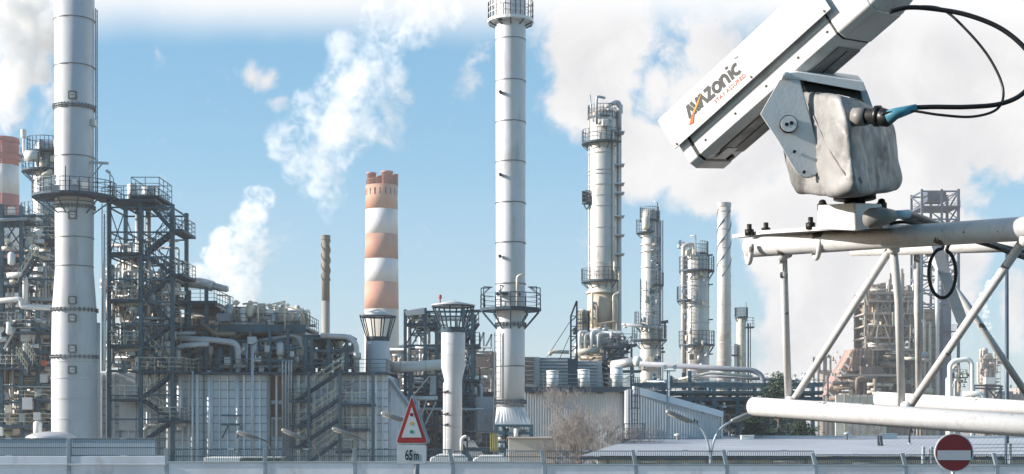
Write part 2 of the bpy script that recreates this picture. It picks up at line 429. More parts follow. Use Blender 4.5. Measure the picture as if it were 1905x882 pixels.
for i in range(len(bx) - 1):
    left = bx[i] < 310
    x0, x1 = X(bx[i], DF) + .04, X(bx[i+1], DF) - .04
    z0 = Z(848 if left else 860 if bx[i] < 900 else 864, DF); z1 = Z(816 if left else 836 if bx[i] < 700 else 839 if bx[i] < 1500 else 846, DF)
    yb = DF + .12; lean = .0 if bx[i] < 800 else .0
    w = MB()
    n = int((x1 - x0) / .052)
    for k in range(n + 1):
        xx = x0 + (x1 - x0) * k / n; w.bar((xx, yb, z0), (xx, yb, z1), .008 if left else .0125)
    for t in (0.02, .47, .985): w.bar((x0, yb - .008, z0 + (z1 - z0) * t), (x1, yb - .008, z0 + (z1 - z0) * t), .024)
    mp = part('mesh_panel', w, fencem, fen)
    for t in (.0, 1.0):
        xx = x0 + (x1 - x0) * (.45 + .1 * ((i * 7) % 3)); zz = z0 + (z1 - z0) * t
        part('clip_plate', MB().box(xx - .09, xx + .09, yb - .03, yb - .018, zz - .02, zz + .025), galv, mp)
for i, b in enumerate(bx):
    x = X(b, DF); zt = Z(816 if b <= 128 else 834 if b < 800 else 837 if b < 1500 else 843, DF)
    m = MB()
    tilt = -.09 if b > 800 else 0
    m.prism([(x - .055 + tilt, DF - .02, zt), (x + .055 + tilt, DF - .02, zt), (x + .055, DF - .02, Z(866, DF)), (x + .055, DF - .02, 5.2), (x - .055, DF - .02, 5.2), (x - .055, DF - .02, Z(866, DF))], (0, .12, 0))
    part('fence_post', m, M('post_steel', (.22, .27, .31), .5, .3, .15, 1), fen, bevel=.008)
scr = thing('noise_screen', 'bluish translucent screen behind the mesh fence at far left', 'screen', (X(140, DF), DF + .3, 5.4))
glassm = M('screen_acrylic', (.50, .59, .66), .3, 0, .08, .3, 0, None)
for a, b in ((-80, 127), (129, 283)):
    part('screen_panel', MB().box(X(a, DF), X(b, DF), DF + .30, DF + .33, 5.4, Z(817.5, DF)), glassm, scr)
part('screen_frame', MB().box(X(-80, DF), X(284, DF), DF + .28, DF + .35, Z(817.4, DF), Z(815, DF)), galv, scr)
# ------------------------------------------------------------------ chimneys
def red_white(name, label, px, D, top, r_top, r_bot, bands, redmat, rim=True):
    t = thing(name, label, 'chimney', (X(px, D), D, 0), 'red and white banded chimneys')
    x, y = X(px, D), D; zt = Z(top, D); rt, rb = S(r_top, D), S(r_bot, D)
    def rad(z): return rb + (rt - rb) * z / zt
    edges = [top] + [b for b, _ in bands]
    for k, (b, m) in enumerate(bands):
        z1, z0 = Z(edges[k], D), max(0, Z(b, D))
        part('painted_band', MB().lathe(x, y, [(z0 + .004, rad(z0)), (z1, rad(z1))], 64), m, t)
    return t, x, y, rad
D = 330
ch, x, y, rad = red_white('banded_chimney', 'red and white chimney cut by the left photo edge, with a collar platform', 8, D, 259, 26, 30,
                          [(309, redp2), (363, bandw), (412, redp2), (466, bandw), (520, redp2), (580, bandw), (960, concrete)], redp2)
zt = Z(259, D)
part('rim', MB().lathe(x, y, [(zt - .9, rad(zt) + .02), (zt - .9, rad(zt) + .25), (zt + .2, rad(zt) + .05), (zt + .2, rad(zt) - .5), (zt - .8, rad(zt) - .5)], 48), redp2, ch)
ring_platform(ch, x, y, Z(288, D), rad(zt), S(32, D), -70, 120, h=1.6, brackets=5, pm=redp2, rm=redp2)
part('collar', MB().lathe(x, y, [(Z(299, D), rad(50)), (Z(299, D), S(30, D)), (Z(288, D), S(30, D)), (Z(288, D), rad(50))], 48, False), redp2, ch)
lad = ladder_mb(x + .2, y - S(28, D), 4, zt - 2, (1, 0), w=.9); part('ladder', lad, whitep, ch)

D = 420
ch2, x, y, rad = red_white('banded_chimney', 'faded red and white chimney with four flue pipes at its top', 710, D, 346, 29.5, 34,
                            
                           [(391, redp), (437, bandw), (483, redp), (526, bandw), (576, redp), (1000, M('beige_concrete', (.50, .45, .38), .85, 0, .1, .06, .7, (.40, .35, .30), .3, .06))], redp)
zt = Z(346, D)
for (fp, r, dy, top) in ((692, 8.5, -1.4, 323), (721, 10.5, -1.8, 321), (733, 7, 1.4, 323), (704, 8.5, 2.6, 325)):
    fx, fy, rr, z1 = X(fp, D), D + dy, S(r, D), Z(top, D)
    part('flue', MB().lathe(fx, fy, [(zt - .5, rr), (z1 - .5, rr), (z1 - .5, rr * 1.08), (z1, rr * 1.08), (z1, rr * .8), (z1 - 1, rr * .8)], 24), M('pink_flue_paint', (.46, .20, .17), .75, 0, .2, .3), ch2)
ringp = [(x + math.cos(R(a)) * (rad(zt) - .2), y + math.sin(R(a)) * (rad(zt) - .2), zt) for a in range(0, 361, 15)]
part('railing', rail_mb(ringp, 1.6, .05, 2.5), redp, ch2)
for k in range(9):
    a = R(190 + k * 20); part('air_slot', MB().bar((x + math.cos(a) * rad(zt), y + math.sin(a) * rad(zt), Z(353, D)), (x + math.cos(a) * rad(zt), y + math.sin(a) * rad(zt), Z(365, D)), .28), darkgap, ch2)

D = 235
t = thing('slim_chimney', 'slim brown chimney with spiral fins on its upper third', 'chimney', (X(606, D), D, 0))
brown = M('weathered_brown_shell', (.19, .162, .13), .75, .1, .14, .25, .7, (.18, .15, .12), .4, .4)
x, y = X(606, D), D
part('lower_shell', MB().lathe(x, y, [(0, S(8.2, D)), (Z(560, D), S(7.6, D))], 28), M('paler_brown_shell', (.30, .27, .245), .7, .1, .1, .2), t)
part('upper_shell', MB().lathe(x, y, [(Z(560, D) + .003, S(7.5, D)), (Z(440, D), S(7.2, D))], 28), brown, t)
part('top_ring', MB().lathe(x, y, [(Z(447, D), S(7.2, D)), (Z(446, D), S(8.6, D)), (Z(438, D), S(8.6, D)), (Z(438, D), S(6.2, D)), (Z(441, D), S(6.2, D))], 28, False), brown, t)
part('spiral_fin', helix_mb(x, y, Z(522, D), Z(447, D), S(7.2, D), 1.3, 3, S(2.2, D), .1, -1), brown, t)

# ------------------------------------------------------------------ big silver chimney at the left
D = 120
x, y = X(138.5, D), D
t = thing('silver_chimney', 'tall silver chimney nearest the left edge, flared towards its foot', 'chimney', (x, y, 0), 'tall silver chimneys')
prof = [(952, 42), (812, 41), (665, 41.5), (578, 40), (500, 34.2), (375, 35.2), (-140, 36.5)]
part('shell', MB().lathe(x, y, [(max(0, Z(p, D)), S(r, D)) for p, r in prof], 64), silver, t)
def rad_at(py, prof=prof):
    for (a, ra), (b, rb) in zip(prof, prof[1:]):
        if b <= py <= a: return S(rb + (ra - rb) * (py - b) / (a - b), D)
    return S(prof[-1][1], D)
for py, w, bolts in ((38, .05, 0), (125, .06, 0), (200, .13, 36), (204, .10, 0), (293, .06, 0), (377, .10, 0), (386, .13, 36), (443, .05, 0), (496, .05, 0), (577, .13, 30), (664, .13, 30),
                     (673, .04, 0), (703, .05, 0), (741, .05, 0), (778, .05, 0)):
    part('flange_ring', flange_mb(x, y, Z(py, D), rad_at(py), bolts, w, .07), ringm if w > .09 or py < 500 else silver_dull, t)
for py in (185, 405, 562, 595, 651, 690):
    a = R(-78); r = rad_at(py) + .04; c = V3((x + math.cos(a) * r, y + math.sin(a) * r, Z(py, D))); n = V3((math.cos(a), math.sin(a), 0)); s = V3((-n.y, n.x, 0)); h = S(6.8, D)
    m = MB()
    for (p, q) in (((-1,-1),(1,-1)), ((1,-1),(1,1)), ((1,1),(-1,1)), ((-1,1),(-1,-1))): m.bar(c + s*h*p[0] + V3((0,0,h*p[1])), c + s*h*q[0] + V3((0,0,h*q[1])), .10, .07)
    hp = part('hatch', m, ringm, t)
    part('hatch_cover', MB().tube([c - n * .1, c + n * .10], h * .62, 20), bright, hp)
    part('hatch_handle', MB().bar(c + n * .13 - s * h * .45, c + n * .13 + s * h * .45, .07), ringm, hp)
for (pp, py) in ((108, 225), (176, 230)):
    part('small_port', MB().box(X(pp, D) - .18, X(pp, D) + .18, y - .6, y + .1, Z(py + 6, D), Z(py - 6, D)), silver_dull, t)
ring_platform(t, x, y, Z(366, D), rad_at(370), S(76, D), 150, 372, h=S(34, D) * .75, brackets=7, drop=1.5)
for a in (200, 235, 275, 320, 345):
    cs, sn = math.cos(R(a)), math.sin(R(a)); r = S(74, D); p = V3((x + cs * r, y + sn * r, Z(366, D)))
    part('davit_post', MB().bar(p, p + V3((0,0,2.0)), .07), railm, t)
part('ladder', ladder_mb(X(177.5, D), y + .3, Z(366, D), Z(15, D), (0, 1)), ringm, t)
jb = MB().bar((X(172, D), y - .5, Z(304, D)), (X(205, D), y - .5, Z(306, D)), .2); jb.bar((X(175, D), y - .5, Z(330, D)), (X(193, D), y - .5, Z(307, D)), .1); part('jib_beam', jb, galv, t)
rnd = random.Random(4)
for k in range(10):
    p = P(rnd.uniform(96, 180), rnd.uniform(335, 358), D, -rnd.uniform(1.9, 2.6)); s = rnd.uniform(.12, .3)
    part('instrument_box', MB().box(p.x - s, p.x + s, p.y - .1, p.y + .1, p.z - s, p.z + s), rnd.choice([bright, silver_dull, galv]), t)
part('side_duct', MB().tube([P(180, 952, D, .4), P(179, 670, D, .4), P(181, 600, D, .4)], [S(4.5, D), S(4.5, D), S(3, D)], 14), silver, t)
dome = thing('tank_dome', 'low pale domed tank top at the foot of the leftmost silver chimney', 'tank', (X(80, 100), 100, 0))
dz = [(0, S(46, 100)), (Z(816, 100), S(46, 100))] + [(Z(816, 100) + S(13, 100) * math.sin(R(a)), S(46, 100) * math.cos(R(a)) + .02) for a in range(10, 91, 10)]
part('shell', MB().lathe(X(80, 100), 100 + S(46, 100), dz, 48), silver_dull, dome); part('rim', flange_mb(X(80, 100), 100 + S(46, 100), Z(816, 100), S(46, 100), 0, .06, .08), galv, dome)

# ------------------------------------------------------------------ process column behind it, left
D = 150; x, y = X(86, D), D
t = thing('process_column', 'grey process column with ring platforms peeking out left of the big chimney', 'column', (x, y, 0))
part('shell', MB().lathe(x, y, [(0, S(25, D)), (Z(330, D), S(24, D)), (Z(318, D), S(20, D)), (Z(270, D), S(19, D)), (Z(262, D), S(12, D))], 40), silver_dull, t)
ring_platform(t, x, y, Z(318, D), S(23, D), S(44, D), h=1.5, brackets=12, drop=1.3)
ring_platform(t, x, y, Z(283, D), S(18, D), S(35, D), h=1.4, brackets=10, drop=1.2)
part('drum', MB().tube([P(60, 297, D, -2), P(84, 297, D, -2)], S(10, D), 20), bright, t)
part('relief_stack', MB().lathe(X(53, D), y - 1.5, [(Z(290, D), S(2, D)), (Z(262, D), S(2, D)), (Z(262, D), S(5, D)), (Z(247, D), S(5, D))], 16, False), bright, t)
gear(t, 62, 110, 262, 312, D - 2.2, 1.5, 16, 3, [bright, silver_dull, galv, cream])
pipe(t, [P(82, 345, D, -2.2), P(96, 331, D, -2.2), P(108, 325, D, -2.2)], .25, cream)
for k, py in enumerate((404, 437, 470, 520, 560)):
    ring_platform(t, x, y, Z(py, D), S(25, D), S(46, D), 180, 385, h=1.3, brackets=6, drop=1.4)
    stairs(t, P(118, py + 36, D, -2.9), P(88, py + 3, D, -2.9), .9)

# ------------------------------------------------------------------ left steel structure
D = 132
t = thing('pipe_structure', 'dark steel pipe structure full of platforms at the left edge', 'plant structure', (X(50, D), D, 0))
frame(t, [-60, 3, 40, 71, 98], D, 7, 400, [402, 470, 520, 575, 612, 655, 680, 718, 748, 792], .34, .18, teal, xb=((0, 402, 470), (1, 612, 680), (1, 402, 460), (0, 520, 612)), tops=[395, 380, 385, 575, 600])
for (a, b, py, dd) in ((-60, 38, 404, 0), (38, 100, 441, 1), (-60, 42, 480, 0), (-60, 36, 530, .0), (-60, 36, 604, -.6), (36, 72, 618, -1.2), (72, 104, 618, 0), (-40, 74, 684, -1.0), (36, 98, 742, -.4), (-60, 100, 792, -.3)):
    rect_platform(t, X(a, D), X(b, D), D + dd, D + 5.5, Z(py, D), sides='flr', rm=rail_y if py > 430 else railm)
for (p, q) in (((70, 684), (52, 655)), ((60, 700), (40, 668)), ((44, 530), (74, 480))):
    stairs(t, P(*p, D, -1.4), P(*q, D, -1.4), 1.0)
part('brace', MB().bar(P(10, 650, D, -.3), P(32, 610, D, -.3), .22), silver_dull, t)
pipe(t, [P(-60, 566, D, -.8), P(45, 558, D, -.8), P(45, 572, D, -.8), P(100, 574, D, -.8)], .26, bright)
pipe(t, [P(19, 514, D, -.7), P(47, 512, D, -.7), P(52, 522, D, -.7), P(52, 572, D, -.7)], .26, bright)
pipe(t, [P(-40, 412, D, -.3), P(52, 408, D, -.3)], .16, galv)
pipework(t, -40, 102, 480, 640, D, 6, 44, 11, [bright, galv, silver_dull, cream, brownp])
pipework(t, -40, 102, 620, 815, D, 5, 62, 12, [bright, galv, silver_dull, cream, brownp, cream])
gear(t, -20, 104, 590, 812, D - .5, 4, 95, 13, [bright, galv, cream, silver_dull, whitep, brownp], .6)
gear(t, -20, 70, 385, 530, D - .3, 3, 40, 14, [bright, galv, cream, whitep], .5)
part('vessel', MB().lathe(X(17, D), D + 4.5, [(0, 1.2), (Z(690, D), 1.2), (Z(680, D), .7)], 24), silver_dull, t)
part('red_box', MB().box(X(82, D), X(90, D), D - .9, D - .4, Z(681, D), Z(672, D)), M('orange_red_paint', (.55, .12, .05), .5), t)
part('shade_backdrop', MB().box(X(-60, D), X(100, D), D + 8, D + 8.3, 0, Z(620, D)), darkgap, t)  # near-black sheet added for the deep shade between the platforms

# ------------------------------------------------------------------ stair tower
D = 121
t = thing('stair_tower', 'teal steel stair tower right of the leftmost silver chimney', 'stair tower', (X(262, D), D, 0))
frame(t, [203, 234, 262, 292, 321], D, 5.2, 380, [386, 432, 478, 520, 562, 604, 646, 690, 735, 780], .32, .13, teal,
      xb=((0, 386, 478), (0, 520, 604), (2, 432, 520), (3, 478, 562), (1, 562, 646), (3, 604, 690), (3, 386, 432), (0, 604, 690)), tops=[372, 352, 376, 380, 380], planes=['01', '1', '0', '1', '01'])
for (a, b, py, dd) in ((203, 292, 372, -.6), (321, 342, 427, -.5), (205, 262, 470, -.4), (321, 343, 510, -.5), (203, 262, 557, -.4), (203, 262, 641, -.4), (262, 345, 690, -.5), (208, 262, 742, -.6), (296, 342, 782, -.6)):
    rect_platform(t, X(a, D), X(b, D), D + dd, D + 4.6, Z(py, D), sides='flrb', rm=railm if py < 500 else rail_y)
rect_platform(t, X(176, D), X(216, D), D - .8, D + 2.0, Z(366, D), sides='fb')
for (p, q) in (((318, 427), (272, 376)), ((268, 470), (318, 430)), ((318, 510), (268, 472)), ((266, 555), (318, 512)), ((318, 598), (268, 557)), ((266, 641), (318, 600)), ((318, 688), (268, 643)),
               ((262, 740), (322, 692)), ((262, 744), (318, 782)), ((262, 822), (318, 784))):
    stairs(t, P(*p, D, .3), P(*q, D, .3), 1.1, railm if p[1] < 650 else rail_y)
for (pp, r, top) in ((232, 10, 334), (263, 13, 338)):
    xx = X(pp, D); part('vent_drum', MB().lathe(xx, D + 2.5, [(Z(372, D), S(r, D)), (Z(top + 2, D), S(r, D)), (Z(top, D), S(r * .8, D))], 24), silver_dull if pp > 240 else bright, t)
rect_platform(t, X(240, D), X(295, D), D + .4, D + 5, Z(362, D), sides='flrb', h=S(34, D))
for (pp, b) in ((238, 690), (258, 800)):
    part('riser', MB().lathe(X(pp, D), D + 3.2, [(Z(b, D), S(5, D)), (Z(372, D), S(5, D))], 16), silver_dull, t)
part('ladder', ladder_mb(X(196, D), D - .2, Z(690, D), Z(380, D)), silver_dull, t)
part('drain_pipe', MB().tube([P(197, 690, D, -.6), P(198, 640, D, -.6), P(198, 400, D, -.6)], [.16, .16, .06], 8), bright, t)
lm = MB().bar(P(211, 372, D), P(211, 332, D), .07); lm.bar(P(211, 332, D), P(204, 320, D, -.3), .07); part('lamp_arm', lm, galv, t)
part('lamp_head', MB().bar(P(205, 323, D, -.3), P(201, 318, D, -.5), .24, .12), galv, t)
pipe(t, [P(205, 520, D, 2), P(175, 520, D, 2)], .3, silver_dull)
pipe(t, [P(206, 565, D, .9), P(262, 563, D, .9)], .18, cream); pipe(t, [P(206, 650, D, .9), P(262, 648, D, .9)], .18, cream)
part('dark_infill', MB().box(X(182, D), X(330, D), D + 6.2, D + 6.5, 0, Z(600, D)), darkgap, t)  # dark sheet added for the dense, deeply shaded plant behind the tower
part('shade_sheet', MB().box(X(206, D), X(300, D), D + 6.55, D + 6.8, 0, Z(520, D)), teal_dk, t)  # second, taller dark sheet for the same shaded gaps
pipework(t, 180, 325, 500, 690, D + 2, 4, 40, 23, [cream, galv, silver_dull, cream, brownp, bright], (.05, .16), .35)
pipework(t, 180, 325, 440, 690, D + 1, 4, 64, 21, [bright, galv, silver_dull, cream, bright, whitep, teal])
gear(t, 180, 320, 500, 690, D + .4, 5, 95, 22, [bright, galv, cream, silver_dull, whitep, brownp], .5)
# ------------------------------------------------------------------ furnace block: ribbed casing wall with pipe decks above
D = 124
t = thing('furnace_block', 'long grey ribbed furnace block with decks of pipes stacked on its roof', 'process unit', (X(455, D), D, 0))
zt = Z(694, D)
part('casing_wall', MB().box(X(186, D), X(722, D), D, D + 14, 0, zt), casing, t)
rnd = random.Random(5)
px = 188
k = 0
while px < 722:
    w = rnd.choice((2.4, 2.4, 3.6, 5.5)); dark = rnd.random() < .15
    part('casing_rib', MB().box(X(px, D), X(px + w, D), D - S(w, D) * rnd.uniform(.9, 2.0), D - .003, 0, zt - .02 - rnd.random() * .1), clad_dk if dark else rib_m, t)
    px += rnd.choice((11, 13, 15, 15)); k += 1
for j in range(11):
    z = Z(710 + j * 15.6, D); part('stiffener', MB().box(X(186, D), X(722, D), D - .08, D - .004, z - .025, z + .025), clad_dk, t)
for (a, b, y0, y1, m) in ((503, 528, 700, 745, rust), (505, 527, 752, 776, rust), (508, 528, 780, 812, M('rust_streaked_sheet', (.20, .15, .11), .8, 0, .4, .8, .5)), (222, 262, 696, 800, casing), (205, 214, 696, 830, rib_m)):
    part('casing_panel', MB().box(X(a, D), X(b, D), D - .14, D - .095, Z(y1, D), Z(y0, D)), m, t)
part('casing_post', MB().box(X(500.5, D), X(505, D), D - .3, D - .145, 0, zt), M('ochre_post', (.33, .27, .18), .7), t)
# lower right extension with its sloped edge
m = MB().prism([(X(722.4, D), D + .5, 0), (X(760, D), D + .5, 0), (X(760, D), D + .5, Z(758, D)), (X(722.4, D), D + .5, Z(705, D))], (0, 6, 0)); part('sloped_wing', m, casing, t)
m = MB().bar((X(722, D), D + .4, Z(704, D)), (X(761, D), D + .4, Z(758, D)), .25); part('wing_flashing', m, clad_dk, t)
for q in range(4): part('wing_rib', MB().bar((X(727 + q * 9, D), D + .47, 0), (X(727 + q * 9, D), D + .47, Z(712 + q * 13, D)), .05), rib_m, t)
# roof deck
rect_platform(t, X(375, D), X(722, D), D - 1.1, D + 10, Z(693, D), sides='flr', rm=railm)
rect_platform(t, X(262, D), X(374, D), D - .5, D + 10, Z(692, D), sides='f', rm=rail_y)
for (p, q) in (((556, 748), (642, 690)), ((560, 795), (638, 742)), ((560, 832), (638, 779)), ((564, 872), (640, 816))):
    stairs(t, P(*p, D, -2.4), P(*q, D, -2.4), 1.0)
for (a, b, py) in ((548, 580, 745), (548, 582, 790), (548, 578, 829), (638, 700, 752), (638, 690, 797), (632, 664, 838)):
    rect_platform(t, X(a, D), X(b, D), D - 2.8, D - .3, Z(py, D), sides='flr', rm=rail_y if a > 600 else railm, h=.95)
for pp in (583, 640, 700): girder(t, (X(pp, D), D - 2.9, 0), (X(pp, D), D - 2.9, Z(694, D)), .24, teal, 'column')
for pp in (531, 537, 542.5, 547): pipe(t, [P(pp, 880, D, -1.5), P(pp, 673, D, -1.5), P(pp, 673, D, .6)], S(1.5, D), galv, rad=.25)
for (a, y0, y1, r) in ((316, 690, 880, 3.6), (391, 690, 880, 3.4), (444, 690, 880, 2.8), (360, 690, 880, 2.4), (277, 695, 880, 2.4), (336, 690, 800, 4.4)):
    part('downpipe', MB().tube([P(a, y1, D, -.5), P(a, y0, D, -.5)], S(r, D), 12), rib_m, t)
pipe(t, [P(276, 880, D, -1.3), P(276, 794, D, -1.3), P(353, 789, D, -1.3)], S(4.6, D), silver_dull, rad=.5, n=16)
pipe(t, [P(638, 745, D, -.6), P(638, 716, D, -.6), P(658, 712, D, -.6), P(660, 694, D, -.6)], .1, galv)
pipe(t, [P(644, 800, D, -.6), P(644, 722, D, -.6), P(664, 718, D, -.6)], .1, galv)
for (a, b, y0, y1) in ((414, 450, 773, 773), (414, 448, 790, 790)):
    girder(t, P(a, y0, D, -.6), P(b, y1, D, -.6), .14, teal)
girder(t, P(416, 815, D, -.6), P(428, 790, D, -.6), .12, teal, 'brace'); girder(t, P(444, 815, D, -.6), P(452, 792, D, -.6), .12, teal, 'brace')

# penthouse and decks above: left part
U = D + 1.5
part('penthouse', MB().box(X(333, U), X(402, U), U + 3.5, U + 9, zt, Z(568, U)), M('penthouse_sheet', (.17, .21, .24), .6, .1, .15, .4, .5), t)
pipe(t, [P(300, 521, U, 1), P(372, 525, U, 1), P(392, 531, U, 1)], S(10, U), silver_dull, n=20)
part('duct_reducer', MB().tube([P(386, 528, U, 1), P(396, 531, U, 1), P(418, 536, U, 1), P(421, 536, U, 1)], [S(9, U), S(7, U), S(6, U), S(4, U)], 16), silver_dull, t)
rect_platform(t, X(322, U), X(402, U), U - .6, U + 8, Z(562, U), sides='fr')
rect_platform(t, X(322, U), X(352, U), U - 1.0, U + 3, Z(608, U), sides='flr', rm=rail_y)
for pp in (322, 352, 384): girder(t, P(pp, 694, U), P(pp, 540 if pp < 380 else 535, U), .3, teal, 'column')
for py in (562, 608, 634): girder(t, P(322, py, U), P(404, py, U), .22, teal)
girder(t, P(352, 690, U, -.1), P(384, 640, U, -.1), .18, teal, 'brace')
pipe(t, [P(337, 692, U, -1.2), P(337, 645, U, -1.2), P(394, 641, U, -1.2)], S(5, U), silver, rad=.6, n=16)
pipe(t, [P(448, 692, U, -1.2), P(448, 640, U, -1.2), P(402, 634, U, -1.2), P(330, 630, U, -1.2)], S(5.5, U), silver, rad=.7, n=16)
pipe(t, [P(262, 622, U, -.3), P(365, 620, U, -.3)], S(4, U), silver_dull); pipe(t, [P(300, 604, U, .5), P(390, 612, U, .5), P(402, 640, U, .5)], S(4, U), brownp)
pipe(t, [P(376, 600, U, -.5), P(402, 622, U, -.5), P(440, 622, U, -.5)], S(4, U), brownp)
part('skid_cabinet', MB().box(X(408, U), X(430, U), U - .6, U + .8, Z(598, U), Z(584, U)), clad_dk, t)
# right part: upper deck and fan deck
rect_platform(t, X(404, U), X(568, U), U + .5, U + 9, Z(606, U), sides='fr', pm=teal)
part('deck_fascia', MB().box(X(404, U), X(568, U), U + .35, U + .49, Z(618, U), Z(603, U)), teal, t)
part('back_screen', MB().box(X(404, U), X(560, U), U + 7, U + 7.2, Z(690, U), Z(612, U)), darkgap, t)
part('end_wall', MB().box(X(536, U), X(562, U), U + 2, U + 7, Z(640, U), Z(614, U)), casing, t)
pipe(t, [P(395, 648, U, .8), P(452, 618, U, .8), P(534, 614, U, .8)], S(4.2, U), brownp)
pipe(t, [P(440, 640, U, 1.2), P(500, 630, U, .8), P(545, 622, U, .8), P(558, 632, U, .8), P(560, 690, U, .8)], S(4.5, U), silver_dull)
for (a, b, py) in ((402, 535, 634), (450, 560, 648), (402, 500, 662), (450, 560, 672)): girder(t, P(a, py, U), P(b, py, U), .2, teal)
for pp in (430, 466, 502, 536): girder(t, P(pp, 692, U), P(pp, 612, U), .26, teal, 'column')
for q, pp in enumerate((462, 470, 488, 499, 517, 527)):
    m = MB(); s = S(4.5, U); c = P(pp, 638, U, .3)
    for (a, b) in (((-1,-1),(1,-1)), ((1,-1),(1,1)), ((1,1),(-1,1)), ((-1,1),(-1,-1))): m.bar(c + V3((a[0]*s, 0, a[1]*s)), c + V3((b[0]*s, 0, b[1]*s)), .12)
    fr = part('fan_housing', m, silver_dull, t); part('fan_grille', MB().tube([c + V3((0,.05,0)), c + V3((0,.25,0))], s * .8, 14), darkgap, fr)
pipework(t, 404, 566, 566, 606, U + .8, 6, 78, 31, [bright, cream, cream, galv, bright, silver_dull, brownp], (.05, .16))
gear(t, 404, 562, 570, 604, U + .6, 5, 90, 32, [bright, cream, galv, silver_dull, whitep, cream], .45)
for (pts, r) in (([(398, 566), (420, 578), (424, 590)], 2.2), ([(500, 572), (528, 561), (529, 615)], 1.6), ([(480, 570), (530, 560)], 1.4), ([(402, 548), (425, 550), (425, 600)], 1.4), ([(535, 570), (560, 578), (566, 600)], 1.6),
                 ([(450, 565), (478, 562), (479, 600)], 1.8), ([(408, 572), (445, 562)], 1.5), ([(536, 582), (558, 582), (558, 604)], 1.4)):
    pipe(t, [P(a, b, U, .4) for a, b in pts], S(r, U), cream)
pipework(t, 395, 560, 640, 692, U + .2, 5, 60, 33, [teal, galv, brownp, silver_dull, bright, cream], (.07, .24))
pipework(t, 265, 400, 580, 690, U + .6, 5, 60, 34, [bright, galv, brownp, silver_dull, cream, bright], (.07, .28))
gear(t, 300, 560, 645, 690, U - .4, 3, 80, 35, [bright, cream, galv, silver_dull, whitep, teal], .5)
girder(t, P(446, 662, U, -.9), P(459, 648, U, -.9), .2, cream, 'strut')
# right end frame with its bent duct
E = D + 1.0
for pp in (569, 580, 612, 645): girder(t, P(pp, 692, E), P(pp, 627, E), .3, teal, 'column'); girder(t, P(pp, 692, E, 5), P(pp, 627, E, 5), .3, teal, 'column')
for py in (629, 652, 676): girder(t, P(566, py, E), P(650, py, E), .24, teal); girder(t, P(566, py, E, 5), P(650, py, E, 5), .24, teal)
part('frame_roof', MB().box(X(564, E), X(652, E), E - .2, E + 5.2, Z(627, E), Z(623, E)), teal_dk, t)
b = MB().bar(P(614, 690, E), P(643, 640, E), .12); b.bar(P(643, 690, E, .05), P(614, 640, E, .05), .12); part('cross_brace', b, teal, t)
girder(t, P(646, 655, E), P(662, 636, E), .18, teal, 'brace')
pipe(t, [P(598, 625, E, -.4), P(650, 627, E, -.4), P(664, 640, E, -.4), P(665, 692, E, -.4)], S(5, E), silver, rad=1.0, n=16)
part('pipe_flange', MB().tube([P(665, 668, E, -.4), P(665, 658, E, -.4)], S(6.5, E), 16), silver_dull, t)
gear(t, 570, 660, 635, 690, E, 5, 44, 36, [bright, cream, galv, silver_dull, teal, darkgap]); pipework(t, 568, 645, 632, 690, E + .4, 4, 16, 37, [teal, galv, silver_dull, brownp])
part('floodlight', MB().hull([P(a, b, D, dd) for a, b in ((475, 632), (489, 631), (492, 640), (486, 645), (476, 644)) for dd in (-3.2, -3.8)]), galv, t)
part('light_mast', MB().tube([P(482.5, 900, D, -3.4), P(482.5, 642, D, -3.4)], .12, 8), galv, t)
for pp in (466, 474): part('vent_hood', MB().lathe(X(pp, D), D + 8, [(zt, .15), (Z(600, D), .15)], 8), brownp, t)
part('tall_tube', MB().tube([P(463, 692, U, -1), P(463, 640, U, -1)], .1, 8), galv, t)

# ------------------------------------------------------------------ two short stacks with conical wind cages
def cap_stack(name, label, px, D, prof, cage, cap, mat, n=10):
    t = thing(name, label, 'exhaust stack', (X(px, D), D, 0), 'capped exhaust stacks'); x, y = X(px, D), D
    part('shell', MB().lathe(x, y, [(max(0, Z(p, D)), S(r, D)) for p, r in prof], 48), mat, t)
    (yt, rt), (yb, rb) = cage
    for (py, r, w) in ((yt, rt, .07), (yb, rb, .20)):
        part('cage_ring', MB().lathe(x, y, [(Z(py, D) - w, S(r, D) - .08), (Z(py, D) - w, S(r, D) + .05), (Z(py, D) + w, S(r, D) + .05), (Z(py, D) + w, S(r, D) - .08), (Z(py, D) - w, S(r, D) - .08)], 40, False, False), teal_dk, t)
    for k in range(n):
        a = 2 * math.pi * (k + .3) / n; cs, sn = math.cos(a), math.sin(a)
        part('cage_strut', MB().bar((x + cs * S(rb, D), y + sn * S(rb, D), Z(yb, D)), (x + cs * S(rt, D), y + sn * S(rt, D), Z(yt, D)), .10), teal_dk, t)
    part('rain_cap', MB().lathe(x, y, [(Z(yt, D) + .03, S(rt, D) + .06), (Z(yt, D) + .10, S(rt, D) + .10), (Z(cap[1], D), S(3, D)), (Z(cap[1] - 1, D), .05)], 48), M('cap_sheet', (.55, .55, .56), .5, .2, .1), t)
    for py in range(int(yb) + 16, 700, 15):
        pass
    return t, x, y
t, x, y = cap_stack('capped_stack', 'short stack with dark wind cage in front of the far banded chimney', 703, 128, [(900, 23), (690, 23), (636, 22), (634, 20)], ((589, 33), (631, 20.5)), (586, 575), M('pale_grey_stack', (.52, .53, .55), .55, .15, .08, .3, .6))
part('name_plate', MB().box(X(687, 128), X(693, 128), 128 - S(21.5, 128) - .05, 128 - S(19, 128), Z(641, 128), Z(638, 128)), whitep, t)
D = 112
t, x, y = cap_stack('capped_stack', 'taller capped stack with wind cage, tapering to a narrow leg', 843, D, [(960, 16.5), (707, 16.5), (683, 22.3), (619, 22.3), (617, 21)], ((570, 39), (614, 22.5)), (568, 560), silver)
for py in (640, 661, 684, 707, 728, 750, 772, 795, 818): part('seam_ring', flange_mb(x, y, Z(py, D), S(22.3 if py < 684 else 16.5, D), 0, .025, .04), silver_dull, t)
